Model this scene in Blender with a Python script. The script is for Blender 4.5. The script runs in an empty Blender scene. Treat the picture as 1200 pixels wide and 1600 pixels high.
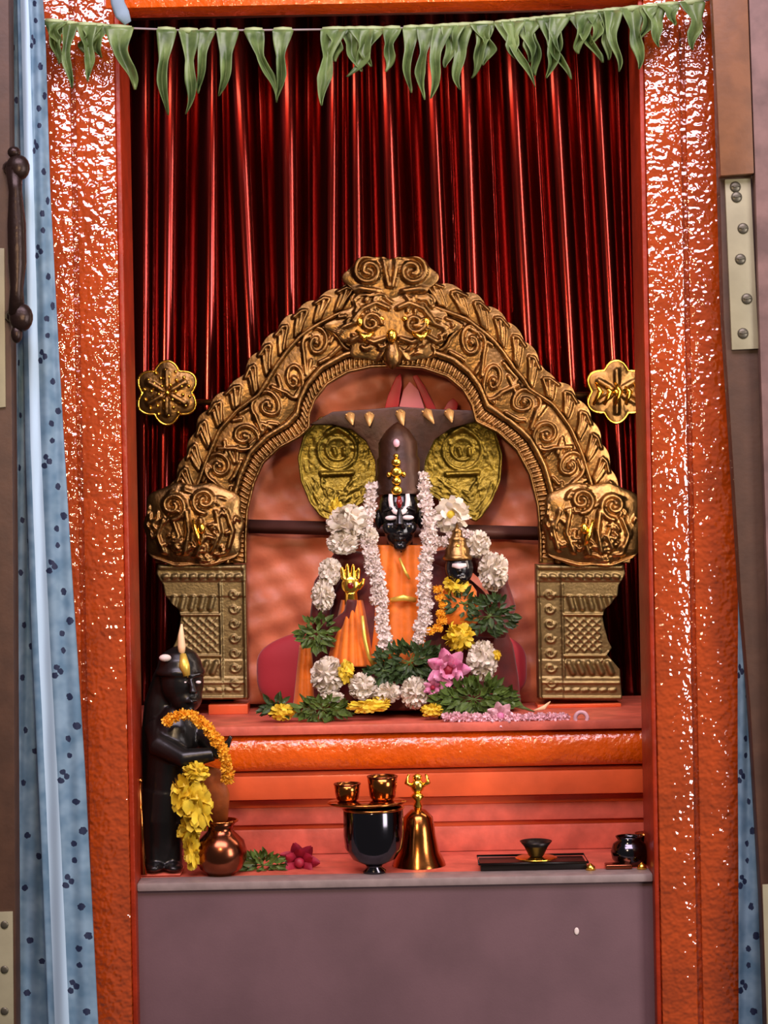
import bpy, bmesh, math, random
import numpy as np
from mathutils import Vector, Matrix
random.seed(7)
PI = math.pi
C = bpy.context.scene.collection
D = 3.0                      # camera distance to the door frame plane (Y = 0)
ROLL = math.radians(1.1)
cR, sR = math.cos(ROLL), math.sin(ROLL)

def P(px, py, Y=0.0):
    dx, dy = px - 600.0, 800.0 - py
    u, v = dx*cR + dy*sR, -dx*sR + dy*cR
    k = (D + Y)/D/1000.0
    return Vector((u*k, Y, v*k))
def K(Y): return (D + Y)/D/1000.0

def lin(c):
    r = []
    for v in c:
        v = v/255.0
        r.append(v/12.92 if v <= 0.04045 else ((v+0.055)/1.055)**2.4)
    return (r[0], r[1], r[2], 1.0)

# ------------------------------------------------------------------ materials
def mat(name, col, rough=0.5, metal=0.0, spec=0.5, coat=0.0, bump=0.0, bscale=60.0, var=0.0, vscale=20.0, sheen=0.0,
        bdist=0.004, detail=3.0, sss=0.0, col2=None, coat_rough=0.1):
    m = bpy.data.materials.new(name); m.use_nodes = True
    nt = m.node_tree; b = nt.nodes['Principled BSDF']
    c = lin(col)
    b.inputs['Base Color'].default_value = c
    b.inputs['Roughness'].default_value = rough
    b.inputs['Metallic'].default_value = metal
    b.inputs['Specular IOR Level'].default_value = spec
    b.inputs['Coat Weight'].default_value = coat
    b.inputs['Coat Roughness'].default_value = coat_rough
    b.inputs['Sheen Weight'].default_value = sheen
    if sss: b.inputs['Subsurface Weight'].default_value = sss; b.inputs['Subsurface Radius'].default_value = (.004, .003, .002)
    tc = nt.nodes.new('ShaderNodeTexCoord')
    if bump:
        n = nt.nodes.new('ShaderNodeTexNoise'); n.inputs['Scale'].default_value = bscale; n.inputs['Detail'].default_value = detail
        bp = nt.nodes.new('ShaderNodeBump'); bp.inputs['Strength'].default_value = bump; bp.inputs['Distance'].default_value = bdist
        nt.links.new(tc.outputs['Object'], n.inputs['Vector']); nt.links.new(n.outputs['Fac'], bp.inputs['Height'])
        nt.links.new(bp.outputs['Normal'], b.inputs['Normal'])
        if coat: nt.links.new(bp.outputs['Normal'], b.inputs['Coat Normal'])
    if var or col2:
        n = nt.nodes.new('ShaderNodeTexNoise'); n.inputs['Scale'].default_value = vscale; n.inputs['Detail'].default_value = 4
        r = nt.nodes.new('ShaderNodeValToRGB')
        c2 = lin(col2) if col2 else tuple([x*(1-var) for x in c[:3]] + [1])
        c1 = c if col2 else tuple([min(1, x*(1+var)) for x in c[:3]] + [1])
        r.color_ramp.elements[0].color = c2; r.color_ramp.elements[1].color = c1
        r.color_ramp.elements[0].position = .35; r.color_ramp.elements[1].position = .65
        nt.links.new(tc.outputs['Object'], n.inputs['Vector']); nt.links.new(n.outputs['Fac'], r.inputs['Fac'])
        nt.links.new(r.outputs['Color'], b.inputs['Base Color'])
    return m

M = {}
M['enamel'] = mat('orange_hammered_enamel', (174, 66, 5), rough=.65, spec=.1, coat=1.0, coat_rough=.03, bump=1.0, bscale=88, bdist=.0046, detail=1.0, var=.15, vscale=14)
M['enamel'].node_tree.nodes['Principled BSDF'].inputs['Coat IOR'].default_value = 2.4
M['enamel_edge'] = mat('dark_orange_enamel', (150, 42, 12), rough=.4, bump=.3, bscale=80, var=.2)
M['step'] = mat('orange_red_gloss_paint', (222, 96, 52), rough=.30, spec=.5, bump=.35, bscale=45, bdist=.002, var=.14, vscale=12, coat=.3, coat_rough=.15)
M['step_orange'] = mat('bright_orange_gloss_paint', (226, 92, 10), rough=.28, spec=.5, bump=1.0, bscale=90, bdist=.003, var=.12, vscale=14, coat=.6, coat_rough=.06)
M['step_orange'].node_tree.nodes['Principled BSDF'].inputs['Coat IOR'].default_value = 1.8
M['step_pink'] = mat('dusty_red_stone', (204, 98, 78), rough=.42, bump=.5, bscale=60, bdist=.002, var=.2, vscale=25)
M['wood'] = mat('brown_door_wood', (72, 48, 33), rough=.55, bump=.3, bscale=120, bdist=.001, var=.16, vscale=30)
M['wood_warm'] = mat('warm_brown_door_board', (116, 74, 42), rough=.5, bump=.3, bscale=120, bdist=.001, var=.16, vscale=30)
M['wood_pale'] = mat('worn_pinkish_wood', (112, 86, 80), rough=.6, bump=.4, bscale=60, bdist=.001, var=.3, vscale=24)
M['hinge'] = mat('pale_painted_hinge_steel', (150, 146, 118), rough=.45, metal=.1, bump=.2, bscale=80, bdist=.001, var=.08)
M['screw'] = mat('dull_screw_steel', (96, 92, 78), rough=.4, metal=.6)
M['iron'] = mat('dark_wrought_iron', (44, 30, 26), rough=.35, metal=.5, bump=.3, bscale=70)
M['panel'] = mat('maroon_grey_laminate', (106, 80, 84), rough=.5, bump=.2, bscale=300, bdist=.0006, var=.10, vscale=9)
M['ledge'] = mat('grey_stone_ledge', (142, 126, 122), rough=.45, bump=.3, bscale=90, bdist=.001, var=.12, vscale=40)
M['wallin'] = mat('dark_niche_wall', (34, 12, 12), rough=.8)
M['wallout'] = mat('outer_wall_paint', (110, 90, 84), rough=.8)
M['brass'] = mat('aged_brass', (146, 112, 68), rough=.34, metal=1.0, bump=.5, bscale=130, bdist=.0018, var=.3, vscale=30, detail=2)
M['brass_pil'] = mat('pale_brass', (142, 124, 84), rough=.46, metal=.9, bump=.5, bscale=220, bdist=.0012, var=.14, vscale=60)
M['gold'] = mat('polished_gold', (255, 206, 84), rough=.22, metal=1.0, bump=.3, bscale=120, bdist=.001)
M['goldpaint'] = mat('yellow_gold_leaf', (250, 214, 96), rough=.35, metal=.6)
M['hood'] = mat('olive_gilt_plate', (122, 104, 36), rough=.36, metal=.85, bump=.9, bscale=110, bdist=.003, var=.25, vscale=40)
M['hood_dark'] = mat('dark_copper_plate', (60, 34, 20), rough=.42, metal=.4, bump=.4, bscale=90, bdist=.002, var=.3, vscale=30)
M['fang'] = mat('tan_serpent_heads', (206, 160, 96), rough=.4, metal=.4)
M['blackstone'] = mat('black_polished_stone', (14, 14, 18), rough=.22, spec=.6)
M['blackoil'] = mat('oiled_black_stone', (18, 17, 17), rough=.3, spec=.5, bump=.3, bscale=40, bdist=.002)
M['white'] = mat('white_petals', (226, 216, 200), rough=.6, sss=.1, var=.08, vscale=90)
M['jasmine'] = mat('jasmine_white', (222, 208, 200), rough=.55, sss=.1, var=.1, vscale=60)
M['yellow'] = mat('yellow_petals', (226, 196, 52), rough=.6, var=.15, vscale=80)
M['marigold'] = mat('marigold_petals', (242, 170, 36), rough=.6, var=.2, vscale=80)
M['pink'] = mat('pink_petals', (206, 104, 150), rough=.55, var=.25, vscale=60, col2=(232, 160, 190))
M['magenta'] = mat('magenta_petals', (150, 22, 48), rough=.55, var=.2, vscale=60)
M['lilac'] = mat('pale_pink_petals', (226, 176, 186), rough=.4, var=.2, vscale=60)
M['tulsi'] = mat('tulsi_leaf_green', (78, 100, 38), rough=.5, var=.35, vscale=60)
M['tulsi_dark'] = mat('deep_leaf_green', (52, 74, 34), rough=.5, var=.35, vscale=60)
M['leaf'] = mat('mango_leaf_green', (112, 134, 78), rough=.42, vscale=30, col2=(66, 88, 44))
M['leaf_top'] = mat('pale_leaf_fold', (158, 176, 124), rough=.5, var=.1)
M['thread'] = mat('grey_thread', (150, 140, 140), rough=.8)
M['saffron'] = mat('saffron_cloth', (232, 118, 20), rough=.55, sheen=.2, bump=.3, bscale=60, bdist=.003, var=.2, vscale=30)
M['maroon'] = mat('maroon_cloth', (92, 16, 14), rough=.6, sheen=.2, bump=.4, bscale=50, bdist=.003, var=.3, vscale=30)
M['crimson'] = mat('crimson_velvet', (176, 40, 52), rough=.7, sheen=.3, bump=.3, bscale=40, bdist=.002)
M['salmon'] = mat('salmon_silk', (216, 122, 84), rough=.5, sheen=.2, bump=.5, bscale=34, bdist=.004, var=.16, vscale=16)
M['redsilk'] = mat('red_silk', (190, 40, 40), rough=.45)
M['pinksilk'] = mat('pink_silk', (232, 130, 130), rough=.45)
M['steel'] = mat('dark_polished_steel', (86, 84, 92), rough=.12, metal=1.0)
M['copper'] = mat('brown_copper', (150, 84, 58), rough=.22, metal=1.0, var=.15)
M['bronze'] = mat('warm_bronze', (176, 108, 54), rough=.18, metal=1.0, bump=.2, bscale=60, bdist=.001)
M['sandal'] = mat('sandal_paste_white', (236, 216, 214), rough=.6)
M['ruby'] = mat('red_stone', (120, 14, 16), rough=.2)
M['tin'] = mat('black_tin_tray', (28, 22, 20), rough=.35, metal=.5)
M['chrome'] = mat('bright_steel', (200, 200, 214), rough=.1, metal=1.0)
M['bluecloth'] = mat('blue_grey_cloth', (128, 152, 170), rough=.7, var=.1)
M['navy'] = mat('navy_lining_cloth', (26, 40, 66), rough=.7)
M['rod'] = mat('brown_rod', (84, 50, 42), rough=.5, var=.1)
M['candle'] = mat('cream_bud', (244, 206, 160), rough=.5)

# satin: metal-like sheen gives dark folds with bright crests
def satin():
    m = bpy.data.materials.new('red_satin'); m.use_nodes = True
    nt = m.node_tree; b = nt.nodes['Principled BSDF']
    b.inputs['Base Color'].default_value = lin((132, 30, 22)); b.inputs['Metallic'].default_value = 1.0; b.inputs['Coat Weight'].default_value = .3; b.inputs['Coat Roughness'].default_value = .14; b.inputs['Coat IOR'].default_value = 1.8; b.inputs['Coat Tint'].default_value = (1, .42, .34, 1)
    b.inputs['Roughness'].default_value = .2
    return m
M['satin'] = satin()

def printed():
    m = bpy.data.materials.new('printed_blue_cotton'); m.use_nodes = True
    nt = m.node_tree; b = nt.nodes['Principled BSDF']; b.inputs['Roughness'].default_value = .7
    N = nt.nodes.new; L = nt.links.new
    uv = N('ShaderNodeUVMap'); uv.uv_map = 'UVMap'
    sp = N('ShaderNodeSeparateXYZ'); L(uv.outputs['UV'], sp.inputs[0])
    def mth(op, a, bb=None):
        n = N('ShaderNodeMath'); n.operation = op
        for i, q in enumerate((a, bb)):
            if q is None: continue
            if isinstance(q, (int, float)): n.inputs[i].default_value = q
            else: L(q, n.inputs[i])
        return n.outputs[0]
    W, H = 0.115, 0.164
    fu = mth('FRACT', mth('DIVIDE', sp.outputs[0], W)); fv = mth('FRACT', mth('DIVIDE', sp.outputs[1], H))
    dots = [(.86, .12, 5.5), (.66, .32, 5), (.74, .36, 5), (.69, .40, 4.5), (.80, .56, 4.5), (.80, .72, 5), (.93, .84, 6), (.30, .60, 5), (.10, .30, 5), (.15, .8, 5)]
    best = None
    for du, dv, r in dots:
        x = mth('MULTIPLY', mth('SUBTRACT', fu, du), W*1000); y = mth('MULTIPLY', mth('SUBTRACT', fv, dv), H*1000)
        d = mth('SQRT', mth('ADD', mth('MULTIPLY', x, x), mth('MULTIPLY', y, y)))
        d = mth('DIVIDE', d, r)
        best = d if best is None else mth('MINIMUM', best, d)
    nz = N('ShaderNodeTexNoise'); nz.inputs['Scale'].default_value = 220
    L(uv.outputs['UV'], nz.inputs['Vector'])
    best = mth('ADD', best, mth('MULTIPLY', mth('SUBTRACT', nz.outputs['Fac'], .5), 1.0))
    dot = mth('LESS_THAN', best, 1.0)
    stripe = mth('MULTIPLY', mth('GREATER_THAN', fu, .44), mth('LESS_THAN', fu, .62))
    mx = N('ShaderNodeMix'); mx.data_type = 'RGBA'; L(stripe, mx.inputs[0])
    nz2 = N('ShaderNodeTexNoise'); nz2.inputs['Scale'].default_value = 30; L(uv.outputs['UV'], nz2.inputs['Vector'])
    rp = N('ShaderNodeValToRGB'); rp.color_ramp.elements[0].color = lin((84, 118, 142)); rp.color_ramp.elements[1].color = lin((118, 148, 168))
    rp.color_ramp.elements[0].position = .35; rp.color_ramp.elements[1].position = .65
    L(nz2.outputs['Fac'], rp.inputs['Fac']); L(rp.outputs['Color'], mx.inputs[6])
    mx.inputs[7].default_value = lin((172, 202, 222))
    m2 = N('ShaderNodeMix'); m2.data_type = 'RGBA'; L(dot, m2.inputs[0]); L(mx.outputs[2], m2.inputs[6]); m2.inputs[7].default_value = lin((14, 30, 62))
    L(m2.outputs[2], b.inputs['Base Color'])
    return m
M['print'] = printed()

# ------------------------------------------------------------------ mesh builder
class MB:
    def __init__(s): s.v = []; s.f = []; s.uv = None
    def add(s, vs, fs):
        o = len(s.v); s.v += [tuple(v) for v in vs]; s.f += [tuple(i+o for i in f) for f in fs]
    def merge(s, o, mtx=None):
        s.add([mtx @ Vector(v) for v in o.v] if mtx is not None else o.v, o.f); return s
    def box(s, x0, x1, y0, y1, z0, z1, bev=0.0):
        bm = bmesh.new(); bmesh.ops.create_cube(bm, size=1)
        for v in bm.verts:
            v.co = Vector(((x0+x1)/2 + v.co.x*(x1-x0), (y0+y1)/2 + v.co.y*(y1-y0), (z0+z1)/2 + v.co.z*(z1-z0)))
        if bev: bmesh.ops.bevel(bm, geom=bm.edges[:], offset=bev, segments=2, affect='EDGES', profile=.6)
        bm.verts.index_update()
        s.add([v.co for v in bm.verts], [[v.index for v in f.verts] for f in bm.faces]); bm.free(); return s
    def prism(s, pts, y0, y1, bev=0.0):
        """pts: list of world (x,z); extruded along Y"""
        bm = bmesh.new()
        vs = [bm.verts.new((p[0], y0, p[1])) for p in pts]
        f = bm.faces.new(vs)
        r = bmesh.ops.extrude_face_region(bm, geom=[f])
        for e in r['geom']:
            if isinstance(e, bmesh.types.BMVert): e.co.y = y1
        if bev: bmesh.ops.bevel(bm, geom=bm.edges[:], offset=bev, segments=2, affect='EDGES', profile=.6)
        bmesh.ops.recalc_face_normals(bm, faces=bm.faces[:])
        bmesh.ops.triangulate(bm, faces=[f for f in bm.faces if len(f.verts) > 4])
        bm.verts.index_update()
        s.add([v.co for v in bm.verts], [[v.index for v in f.verts] for f in bm.faces]); bm.free(); return s
    def tube(s, pts, rad, n=8, flat=1.0, cap=True):
        pts = [Vector(p) for p in pts]; m = len(pts)
        if not hasattr(rad, '__len__'): rad = [rad]*m
        vs, fs = [], []
        up = Vector((0, 1, 0))
        for i, p in enumerate(pts):
            t = (pts[min(i+1, m-1)] - pts[max(i-1, 0)])
            t = t.normalized() if t.length > 1e-9 else Vector((0, 0, 1))
            a = up - t*up.dot(t)
            if a.length < .05: a = Vector((1, 0, 0)) - t*t.x
            a.normalize(); b = t.cross(a)
            for k in range(n):
                q = 2*PI*k/n
                vs.append(p + a*math.cos(q)*rad[i]*flat + b*math.sin(q)*rad[i])
        for i in range(m-1):
            for k in range(n):
                k2 = (k+1) % n
                fs.append((i*n+k, i*n+k2, (i+1)*n+k2, (i+1)*n+k))
        if cap:
            vs.append(pts[0]); vs.append(pts[-1]); c0, c1 = m*n, m*n+1
            for k in range(n):
                fs.append((c0, (k+1) % n, k)); fs.append((c1, (m-1)*n+k, (m-1)*n+(k+1) % n))
        s.add(vs, fs); return s
    def lathe(s, prof, c=(0, 0, 0), n=32, sx=1.0, sy=1.0, cap=True):
        vs, fs = [], []; m = len(prof)
        for r, z in prof:
            for k in range(n):
                q = 2*PI*k/n
                vs.append((c[0]+r*math.cos(q)*sx, c[1]+r*math.sin(q)*sy, c[2]+z))
        for i in range(m-1):
            for k in range(n):
                k2 = (k+1) % n
                fs.append((i*n+k, i*n+k2, (i+1)*n+k2, (i+1)*n+k))
        if cap:
            vs.append((c[0], c[1], c[2]+prof[0][1])); vs.append((c[0], c[1], c[2]+prof[-1][1]))
            for k in range(n):
                fs.append((m*n, (k+1) % n, k)); fs.append((m*n+1, (m-1)*n+k, (m-1)*n+(k+1) % n))
        s.add(vs, fs); return s
    def ball(s, c, rx, ry=None, rz=None, n=14, mtx=None):
        ry = rx if ry is None else ry; rz = rx if rz is None else rz
        vs, fs = [], []; h = n//2+1
        c = Vector(c)
        R = mtx if mtx is not None else Matrix.Identity(3)
        for i in range(1, h):
            a = PI*i/h
            for k in range(n):
                q = 2*PI*k/n
                vs.append(c + R @ Vector((rx*math.sin(a)*math.cos(q), ry*math.sin(a)*math.sin(q), rz*math.cos(a))))
        for i in range(h-2):
            for k in range(n):
                k2 = (k+1) % n
                fs.append((i*n+k, (i+1)*n+k, (i+1)*n+k2, i*n+k2))
        t = len(vs); vs.append(c + R @ Vector((0, 0, rz))); vs.append(c + R @ Vector((0, 0, -rz)))
        for k in range(n):
            fs.append((t, k, (k+1) % n)); fs.append((t+1, (h-2)*n+(k+1) % n, (h-2)*n+k))
        s.add(vs, fs); return s
    def grid(s, fn, nu, nv):
        o = len(s.v)
        for i in range(nu+1):
            for j in range(nv+1): s.v.append(tuple(fn(i/nu, j/nv)))
        for i in range(nu):
            for j in range(nv):
                a = o+i*(nv+1)+j; s.f.append((a, a+1, a+nv+2, a+nv+1))
        return s
    def mesh(s, name, smooth=True, fix=True):
        me = bpy.data.meshes.new(name); me.from_pydata(s.v, [], s.f); me.update()
        if fix:
            bm = bmesh.new(); bm.from_mesh(me); bmesh.ops.recalc_face_normals(bm, faces=bm.faces[:]); bm.to_mesh(me); bm.free()
        if smooth: me.polygons.foreach_set('use_smooth', [True]*len(me.polygons))
        return me
    def build(s, name, m, parent=None, smooth=True, origin=None, fix=True, sharp=None):
        """origin: world point that becomes the object's origin"""
        me = s.mesh(name, smooth, fix)
        ob = bpy.data.objects.new(name, me); C.objects.link(ob); me.materials.append(m)
        if sharp: me.set_sharp_from_angle(angle=math.radians(sharp))
        if parent is not None:
            ob.parent = parent; w = world(parent)
            me.transform(Matrix.Translation(-w))
        elif origin is not None:
            me.transform(Matrix.Translation(-Vector(origin))); ob.location = origin
        return ob

def world(o):
    w = Vector((0, 0, 0))
    while o is not None: w += Vector(o.location); o = o.parent
    return w
def tag(o, label=None, cat=None, group=None, kind=None):
    if label: o['label'] = label
    if cat: o['category'] = cat
    if group: o['group'] = group
    if kind: o['kind'] = kind
    return o
def empty(name, loc, label=None, cat=None, group=None):
    o = bpy.data.objects.new(name, None); C.objects.link(o); o.location = loc; o.empty_display_size = .02
    return tag(o, label, cat, group)
def copy_tree(o, parent=None):
    c = o.copy(); C.objects.link(c)
    if parent is not None: c.parent = parent
    for ch in [x for x in C.objects if x.parent == o]: copy_tree(ch, c)
    return c
def remesh(ob, vox=.0015, sm=4):
    r = ob.modifiers.new('remesh', 'REMESH'); r.mode = 'VOXEL'; r.voxel_size = vox; r.use_smooth_shade = True
    if sm:
        q = ob.modifiers.new('smooth', 'SMOOTH'); q.iterations = sm; q.factor = .5
def struct(o): o['kind'] = 'structure'; return o

# ------------------------------------------------------------------ setting
def wx(u, Y=0): return u*K(Y)
# posts (hammered enamel): two strips with a groove between
def post(name, strips, groove, inner, z0, z1):
    m = MB()
    for a, b in strips: m.box(a, b, 0.0, .03, z0, z1, .004)
    m.box(min(s[0] for s in strips)+.002, max(s[1] for s in strips)-.002, .012, .12, z0, z1)
    o = struct(m.build(name, M['enamel'], smooth=True, sharp=40)); 
    e = MB(); e.box(inner[0], inner[1], .004, .122, z0, z1, .002)
    e.build(name.replace('trim', 'edge')+'_reveal' if False else 'reveal', M['enamel_edge'], o)
    return o
Z0, Z1 = -.86, .86
post('trim_left', [(-.545, -.4775), (-.470, -.408)], None, (-.408, -.400), Z0, Z1)
post('trim_right', [(.420, .476), (.4835, .556)], None, (.412, .420), Z0, Z1)
m = MB(); m.box(-.42, .43, -.004, .06, P(600, 6).z, .95, .004)
struct(m.build('trim_lintel', M['step_orange'], smooth=True, sharp=40))
# niche walls
m = MB(); m.box(-.66, -.545, .122, .78, Z0, 1.1); struct(m.build('wall_left', M['wallin'], smooth=False))
m = MB(); m.box(.55, .68, .122, .78, Z0, 1.1); struct(m.build('wall_right', M['wallin'], smooth=False))
m = MB(); m.box(-.66, .68, .80, .84, Z0, 1.1); struct(m.build('wall_back', M['wallin'], smooth=False))
m = MB(); m.box(-.545, .55, .125, .78, 1.0, 1.04); struct(m.build('ceiling', M['wallin'], smooth=False))
# ledge and panel
zl = P(600, 1377).z
m = MB(); m.box(-.400, .412, .028, .045, Z0, zl-.012); struct(m.build('trim_panel', M['panel'], smooth=False))
m = MB(); m.box(-.400, .412, .020, .072, zl-.013, zl, .003); struct(m.build('trim_ledge', M['ledge'], smooth=True, sharp=40))
m = MB(); m.box(-.545, .55, .1205, .30, zl-.012, zl-.0004); m.box(-.400, .412, .0725, .1205, zl-.012, zl-.0004); struct(m.build('floor', M['step_pink'], smooth=False))
m = MB(); m.box(-.56, .58, .03, .6, Z0-.05, Z0); struct(m.build('floor_base', M['wallin'], smooth=False))

# stepped altar
def zat(py, Y): return P(600, py, Y).z
zt = zat(1131, .20)
al = empty('stepped_altar', (0.006, .3, zl), 'orange painted stepped altar with projecting moulded tiers behind the grey ledge', 'altar')
xl, xr = -.47, .48
def tier(p0, p1, Y, bev, mt, name='tier'):
    m = MB(); a, b = zat(p1, Y), zat(p0, Y)
    m.box(xl, xr, Y, .60, a, b, bev); return m.build(name, M[mt], al, sharp=50)
m = MB(); m.box(xl, xr, .20, .60, zat(1146, .20), zt, .004); m.build('top_slab', M['step_pink'], al, sharp=50)
# bulging bright orange moulding
m = MB()
za, zb = zat(1203, .21), zat(1146, .21); cz = (za+zb)/2; hz = (zb-za)/2
prof = []
for k in range(17):
    a = -PI/2 + PI*k/16
    prof.append((.226 - .020*math.cos(a)**.8 if math.cos(a) > 0 else .226, cz + hz*math.sin(a)))
vs, fs = [], []
NX = 120
for i in range(NX+1):
    x = xl + (xr-xl)*i/NX
    for y, z in prof: vs.append((x, y, z))
    vs.append((x, .6, prof[-1][1])); vs.append((x, .6, prof[0][1]))
n = len(prof)+2
for i in range(NX):
    for k in range(n): fs.append((i*n+k, i*n+(k+1) % n, (i+1)*n+(k+1) % n, (i+1)*n+k))
m.add(vs, fs); m.build('moulding', M['step_orange'], al, sharp=60)
tier(1209, 1247, .222, .004, 'step')
tier(1203, 1209, .232, .001, 'step')
tier(1247, 1259, .250, .001, 'step')
tier(1259, 1286, .244, .003, 'step_pink')
tier(1286, 1293, .254, .001, 'step')
m = MB(); m.box(xl+.0, xr, .250, .60, zl, zat(1293, .25), .003); m.build('tier', M['step_pink'], al, sharp=50)

# ---- doors
def quad_slab(name, pts, y0, y1, mt, parent=None, bev=.002, extra=None):
    w = [P(a, b, (y0+y1)/2 if y1 > y0 else y0) for a, b in pts]
    m = MB(); m.prism([(p.x, p.z) for p in w], y0, y1, bev)
    return m.build(name, M[mt], parent, smooth=True, sharp=40)
d1 = struct(quad_slab('door_1', [(-90, -60), (17, -60), (20, 330), (25, 900), (29, 1660), (-90, 1660)], -.10, -.06, 'wood'))
for (pts) in ([(-30, 388), (7, 388), (9, 636), (-30, 640)], [(-40, 1426), (20, 1424), (22, 1660), (-40, 1660)]):
    hp = quad_slab('hinge_plate', pts, -.104, -.1, 'hinge', d1, .0008)
    x, y = pts[1][0]-13, pts[1][1]+30
    if pts[0][1] > 1000:
        for yy in (1445, 1515, 1580):
            s = MB(); c = P(7, yy, -.105); s.ball(c, .006, .002, .006, 12); s.build('screw', M['screw'], hp)
# ornate iron handle on left leaf
hd = MB()
pt = lambda a, b, Y=-.14: P(a, b, Y)
hd.tube([pt(22, 262), pt(24, 300), pt(26, 350), pt(27, 410), pt(26, 450), pt(26, 492)], [.013, .010, .014, .014, .010, .013], 12)
hd.ball(pt(28, 262), .018, .014, .020, 16); hd.ball(pt(33, 496), .018, .014, .022, 16)
hd.ball(pt(22, 238), .010, .010, .009, 12); hd.ball(pt(26, 522), .009, .009, .014, 12)
for a, b in ((24, 262), (28, 494)): hd.tube([P(a-6, b, -.13), P(a-10, b, -.102)], .010, 10)
hd.build('handle', M['iron'], d1)

d2 = struct(quad_slab('door_2', [(1112, -60), (1290, -60), (1290, 1660), (1196, 1660), (1187, 1400), (1169, 1100), (1155, 930), (1141, 700), (1128, 500)], -.05, -.02, 'wood'))
b = quad_slab('door_board', [(1108, -60), (1164, -60), (1176, 273), (1124, 277)], -.075, -.0505, 'wood_warm', d2)
quad_slab('door_stile', [(1166, -60), (1260, -60), (1260, 1660), (1214, 1660), (1200, 1000), (1186, 560), (1178, 277)], -.070, -.0505, 'wood_pale', d2)
hp = quad_slab('hinge_plate', [(1132, 281), (1172, 279), (1185, 545), (1143, 547)], -.058, -.0505, 'hinge', d2, .0008)
for a, b_ in ((1149, 292), (1151, 308), (1161, 357), (1157, 405), (1167, 467), (1161, 521)):
    s = MB(); c = P(a, b_, -.0585); s.ball(c, .0085, .003, .0085, 14)
    s.box(c.x-.006, c.x+.006, c.y-.0038, c.y-.0026, c.z-.0008, c.z+.0008)
    s.build('screw', M['screw'], hp)
quad_slab('hinge_plate', [(1191, 1382), (1240, 1380), (1240, 1660), (1200, 1660)], -.0745, -.0705, 'hinge', d2, .0008)
# plain wall round the door, beyond what the leaves cover
m = MB(); m.box(-1.2, -.56, .04, .10, Z0, 1.2); struct(m.build('wall_front_left', M['wallout'], smooth=False))
m = MB(); m.box(.58, 1.2, .04, .10, Z0, 1.2); struct(m.build('wall_front_right', M['wallout'], smooth=False))

# ------------------------------------------------------------------ printed curtains
def curtain(name, left, right, y0, y1, Y, amp, nf, mt, uoff=0.0, uw=.115, phase=0.0, nu=260, nv=70, label=None, cat='curtain', fold=None):
    """left/right : px edge as function of py"""
    m = MB(); uvs = []
    for i in range(nu+1):
        py = y0 + (y1-y0)*i/nu
        for j in range(nv+1):
            s = j/nv
            px = left(py) + (right(py)-left(py))*s
            dy = fold(s, py) if fold else amp*math.sin(2*PI*nf*s + phase + .25*math.sin(py*.006))
            m.v.append(tuple(P(px, py, Y + dy))); uvs.append((uoff + s*uw, (1600-py)/1000.))
    for i in range(nu):
        for j in range(nv):
            a = i*(nv+1)+j; m.f.append((a, a+1, a+nv+2, a+nv+1))
    me = m.mesh(name, True, False)
    ul = me.uv_layers.new(name='UVMap')
    for lp in me.loops: ul.data[lp.index].uv = uvs[lp.vertex_index]
    o = bpy.data.objects.new(name, me); C.objects.link(o); me.materials.append(M[mt])
    sd = o.modifiers.new('thick', 'SOLIDIFY'); sd.thickness = .0012
    return tag(o, label, cat)
def lerp_tab(tab):
    xs = [a for a, b in tab]; ys = [b for a, b in tab]
    return lambda y: float(np.interp(y, xs, ys))
lc_l = lerp_tab([(-60, 26), (300, 34), (700, 40), (1000, 50), (1300, 64), (1660, 78)])
lc_r = lerp_tab([(-60, 62), (50, 70), (300, 78), (560, 92), (700, 100), (900, 112), (1200, 132), (1660, 156)])
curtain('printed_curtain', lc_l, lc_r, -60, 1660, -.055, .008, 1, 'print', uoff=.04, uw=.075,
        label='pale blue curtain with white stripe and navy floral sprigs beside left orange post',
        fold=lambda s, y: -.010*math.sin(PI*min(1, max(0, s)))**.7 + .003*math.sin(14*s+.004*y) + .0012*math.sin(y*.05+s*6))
dk_l = lerp_tab([(-60, 17), (300, 20), (700, 26), (1000, 26), (1300, 28), (1660, 32)])
dk_r = lerp_tab([(-60, 34), (300, 42), (700, 48), (1000, 60), (1300, 74), (1660, 90)])
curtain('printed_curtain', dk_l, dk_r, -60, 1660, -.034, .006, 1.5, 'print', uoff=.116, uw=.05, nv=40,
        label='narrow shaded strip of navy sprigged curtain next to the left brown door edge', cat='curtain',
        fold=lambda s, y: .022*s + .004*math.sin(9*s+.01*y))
rc_l = lerp_tab([(-60, 1152), (900, 1153), (1660, 1154)])
rc_r = lerp_tab([(880, 1172), (1000, 1174), (1200, 1180), (1400, 1188), (1660, 1198)])
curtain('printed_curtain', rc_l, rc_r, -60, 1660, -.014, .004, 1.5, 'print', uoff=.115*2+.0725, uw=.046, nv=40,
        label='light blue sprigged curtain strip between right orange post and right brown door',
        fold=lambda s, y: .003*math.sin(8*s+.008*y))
for o in [o for o in C.objects if o.name.startswith('printed_curtain')]: o['group'] = 'printed blue curtains at the doorway sides'
# cloth strip hanging from lintel
m = MB(); m.tube([P(178, -40, -.03), P(184, 5, -.03), P(191, 22, -.03), P(200, 36, -.03)], [.012, .011, .012, .006], 10, flat=.4)
tag(m.build('cloth_strip', M['bluecloth'], origin=P(190, 20, -.03)), 'short grey blue cloth end hanging below lintel at upper left', 'cloth')

# ------------------------------------------------------------------ red satin backdrop
crests = [(232, 232, 10, .3), (268, 262, 9, .9), (337, 330, 10, 1.), (372, 401, 10, 1.), (452, 459, 12, 1.), (527, 524, 9, .8), (560, 566, 8, .8), (607, 625, 11, 1.),
          (680, 706, 8, .7), (732, 750, 12, 1.), (808, 838, 10, .9), (874, 905, 11, 1.), (942, 972, 8, .8), (1000, 1010, 9, .5)]
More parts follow.
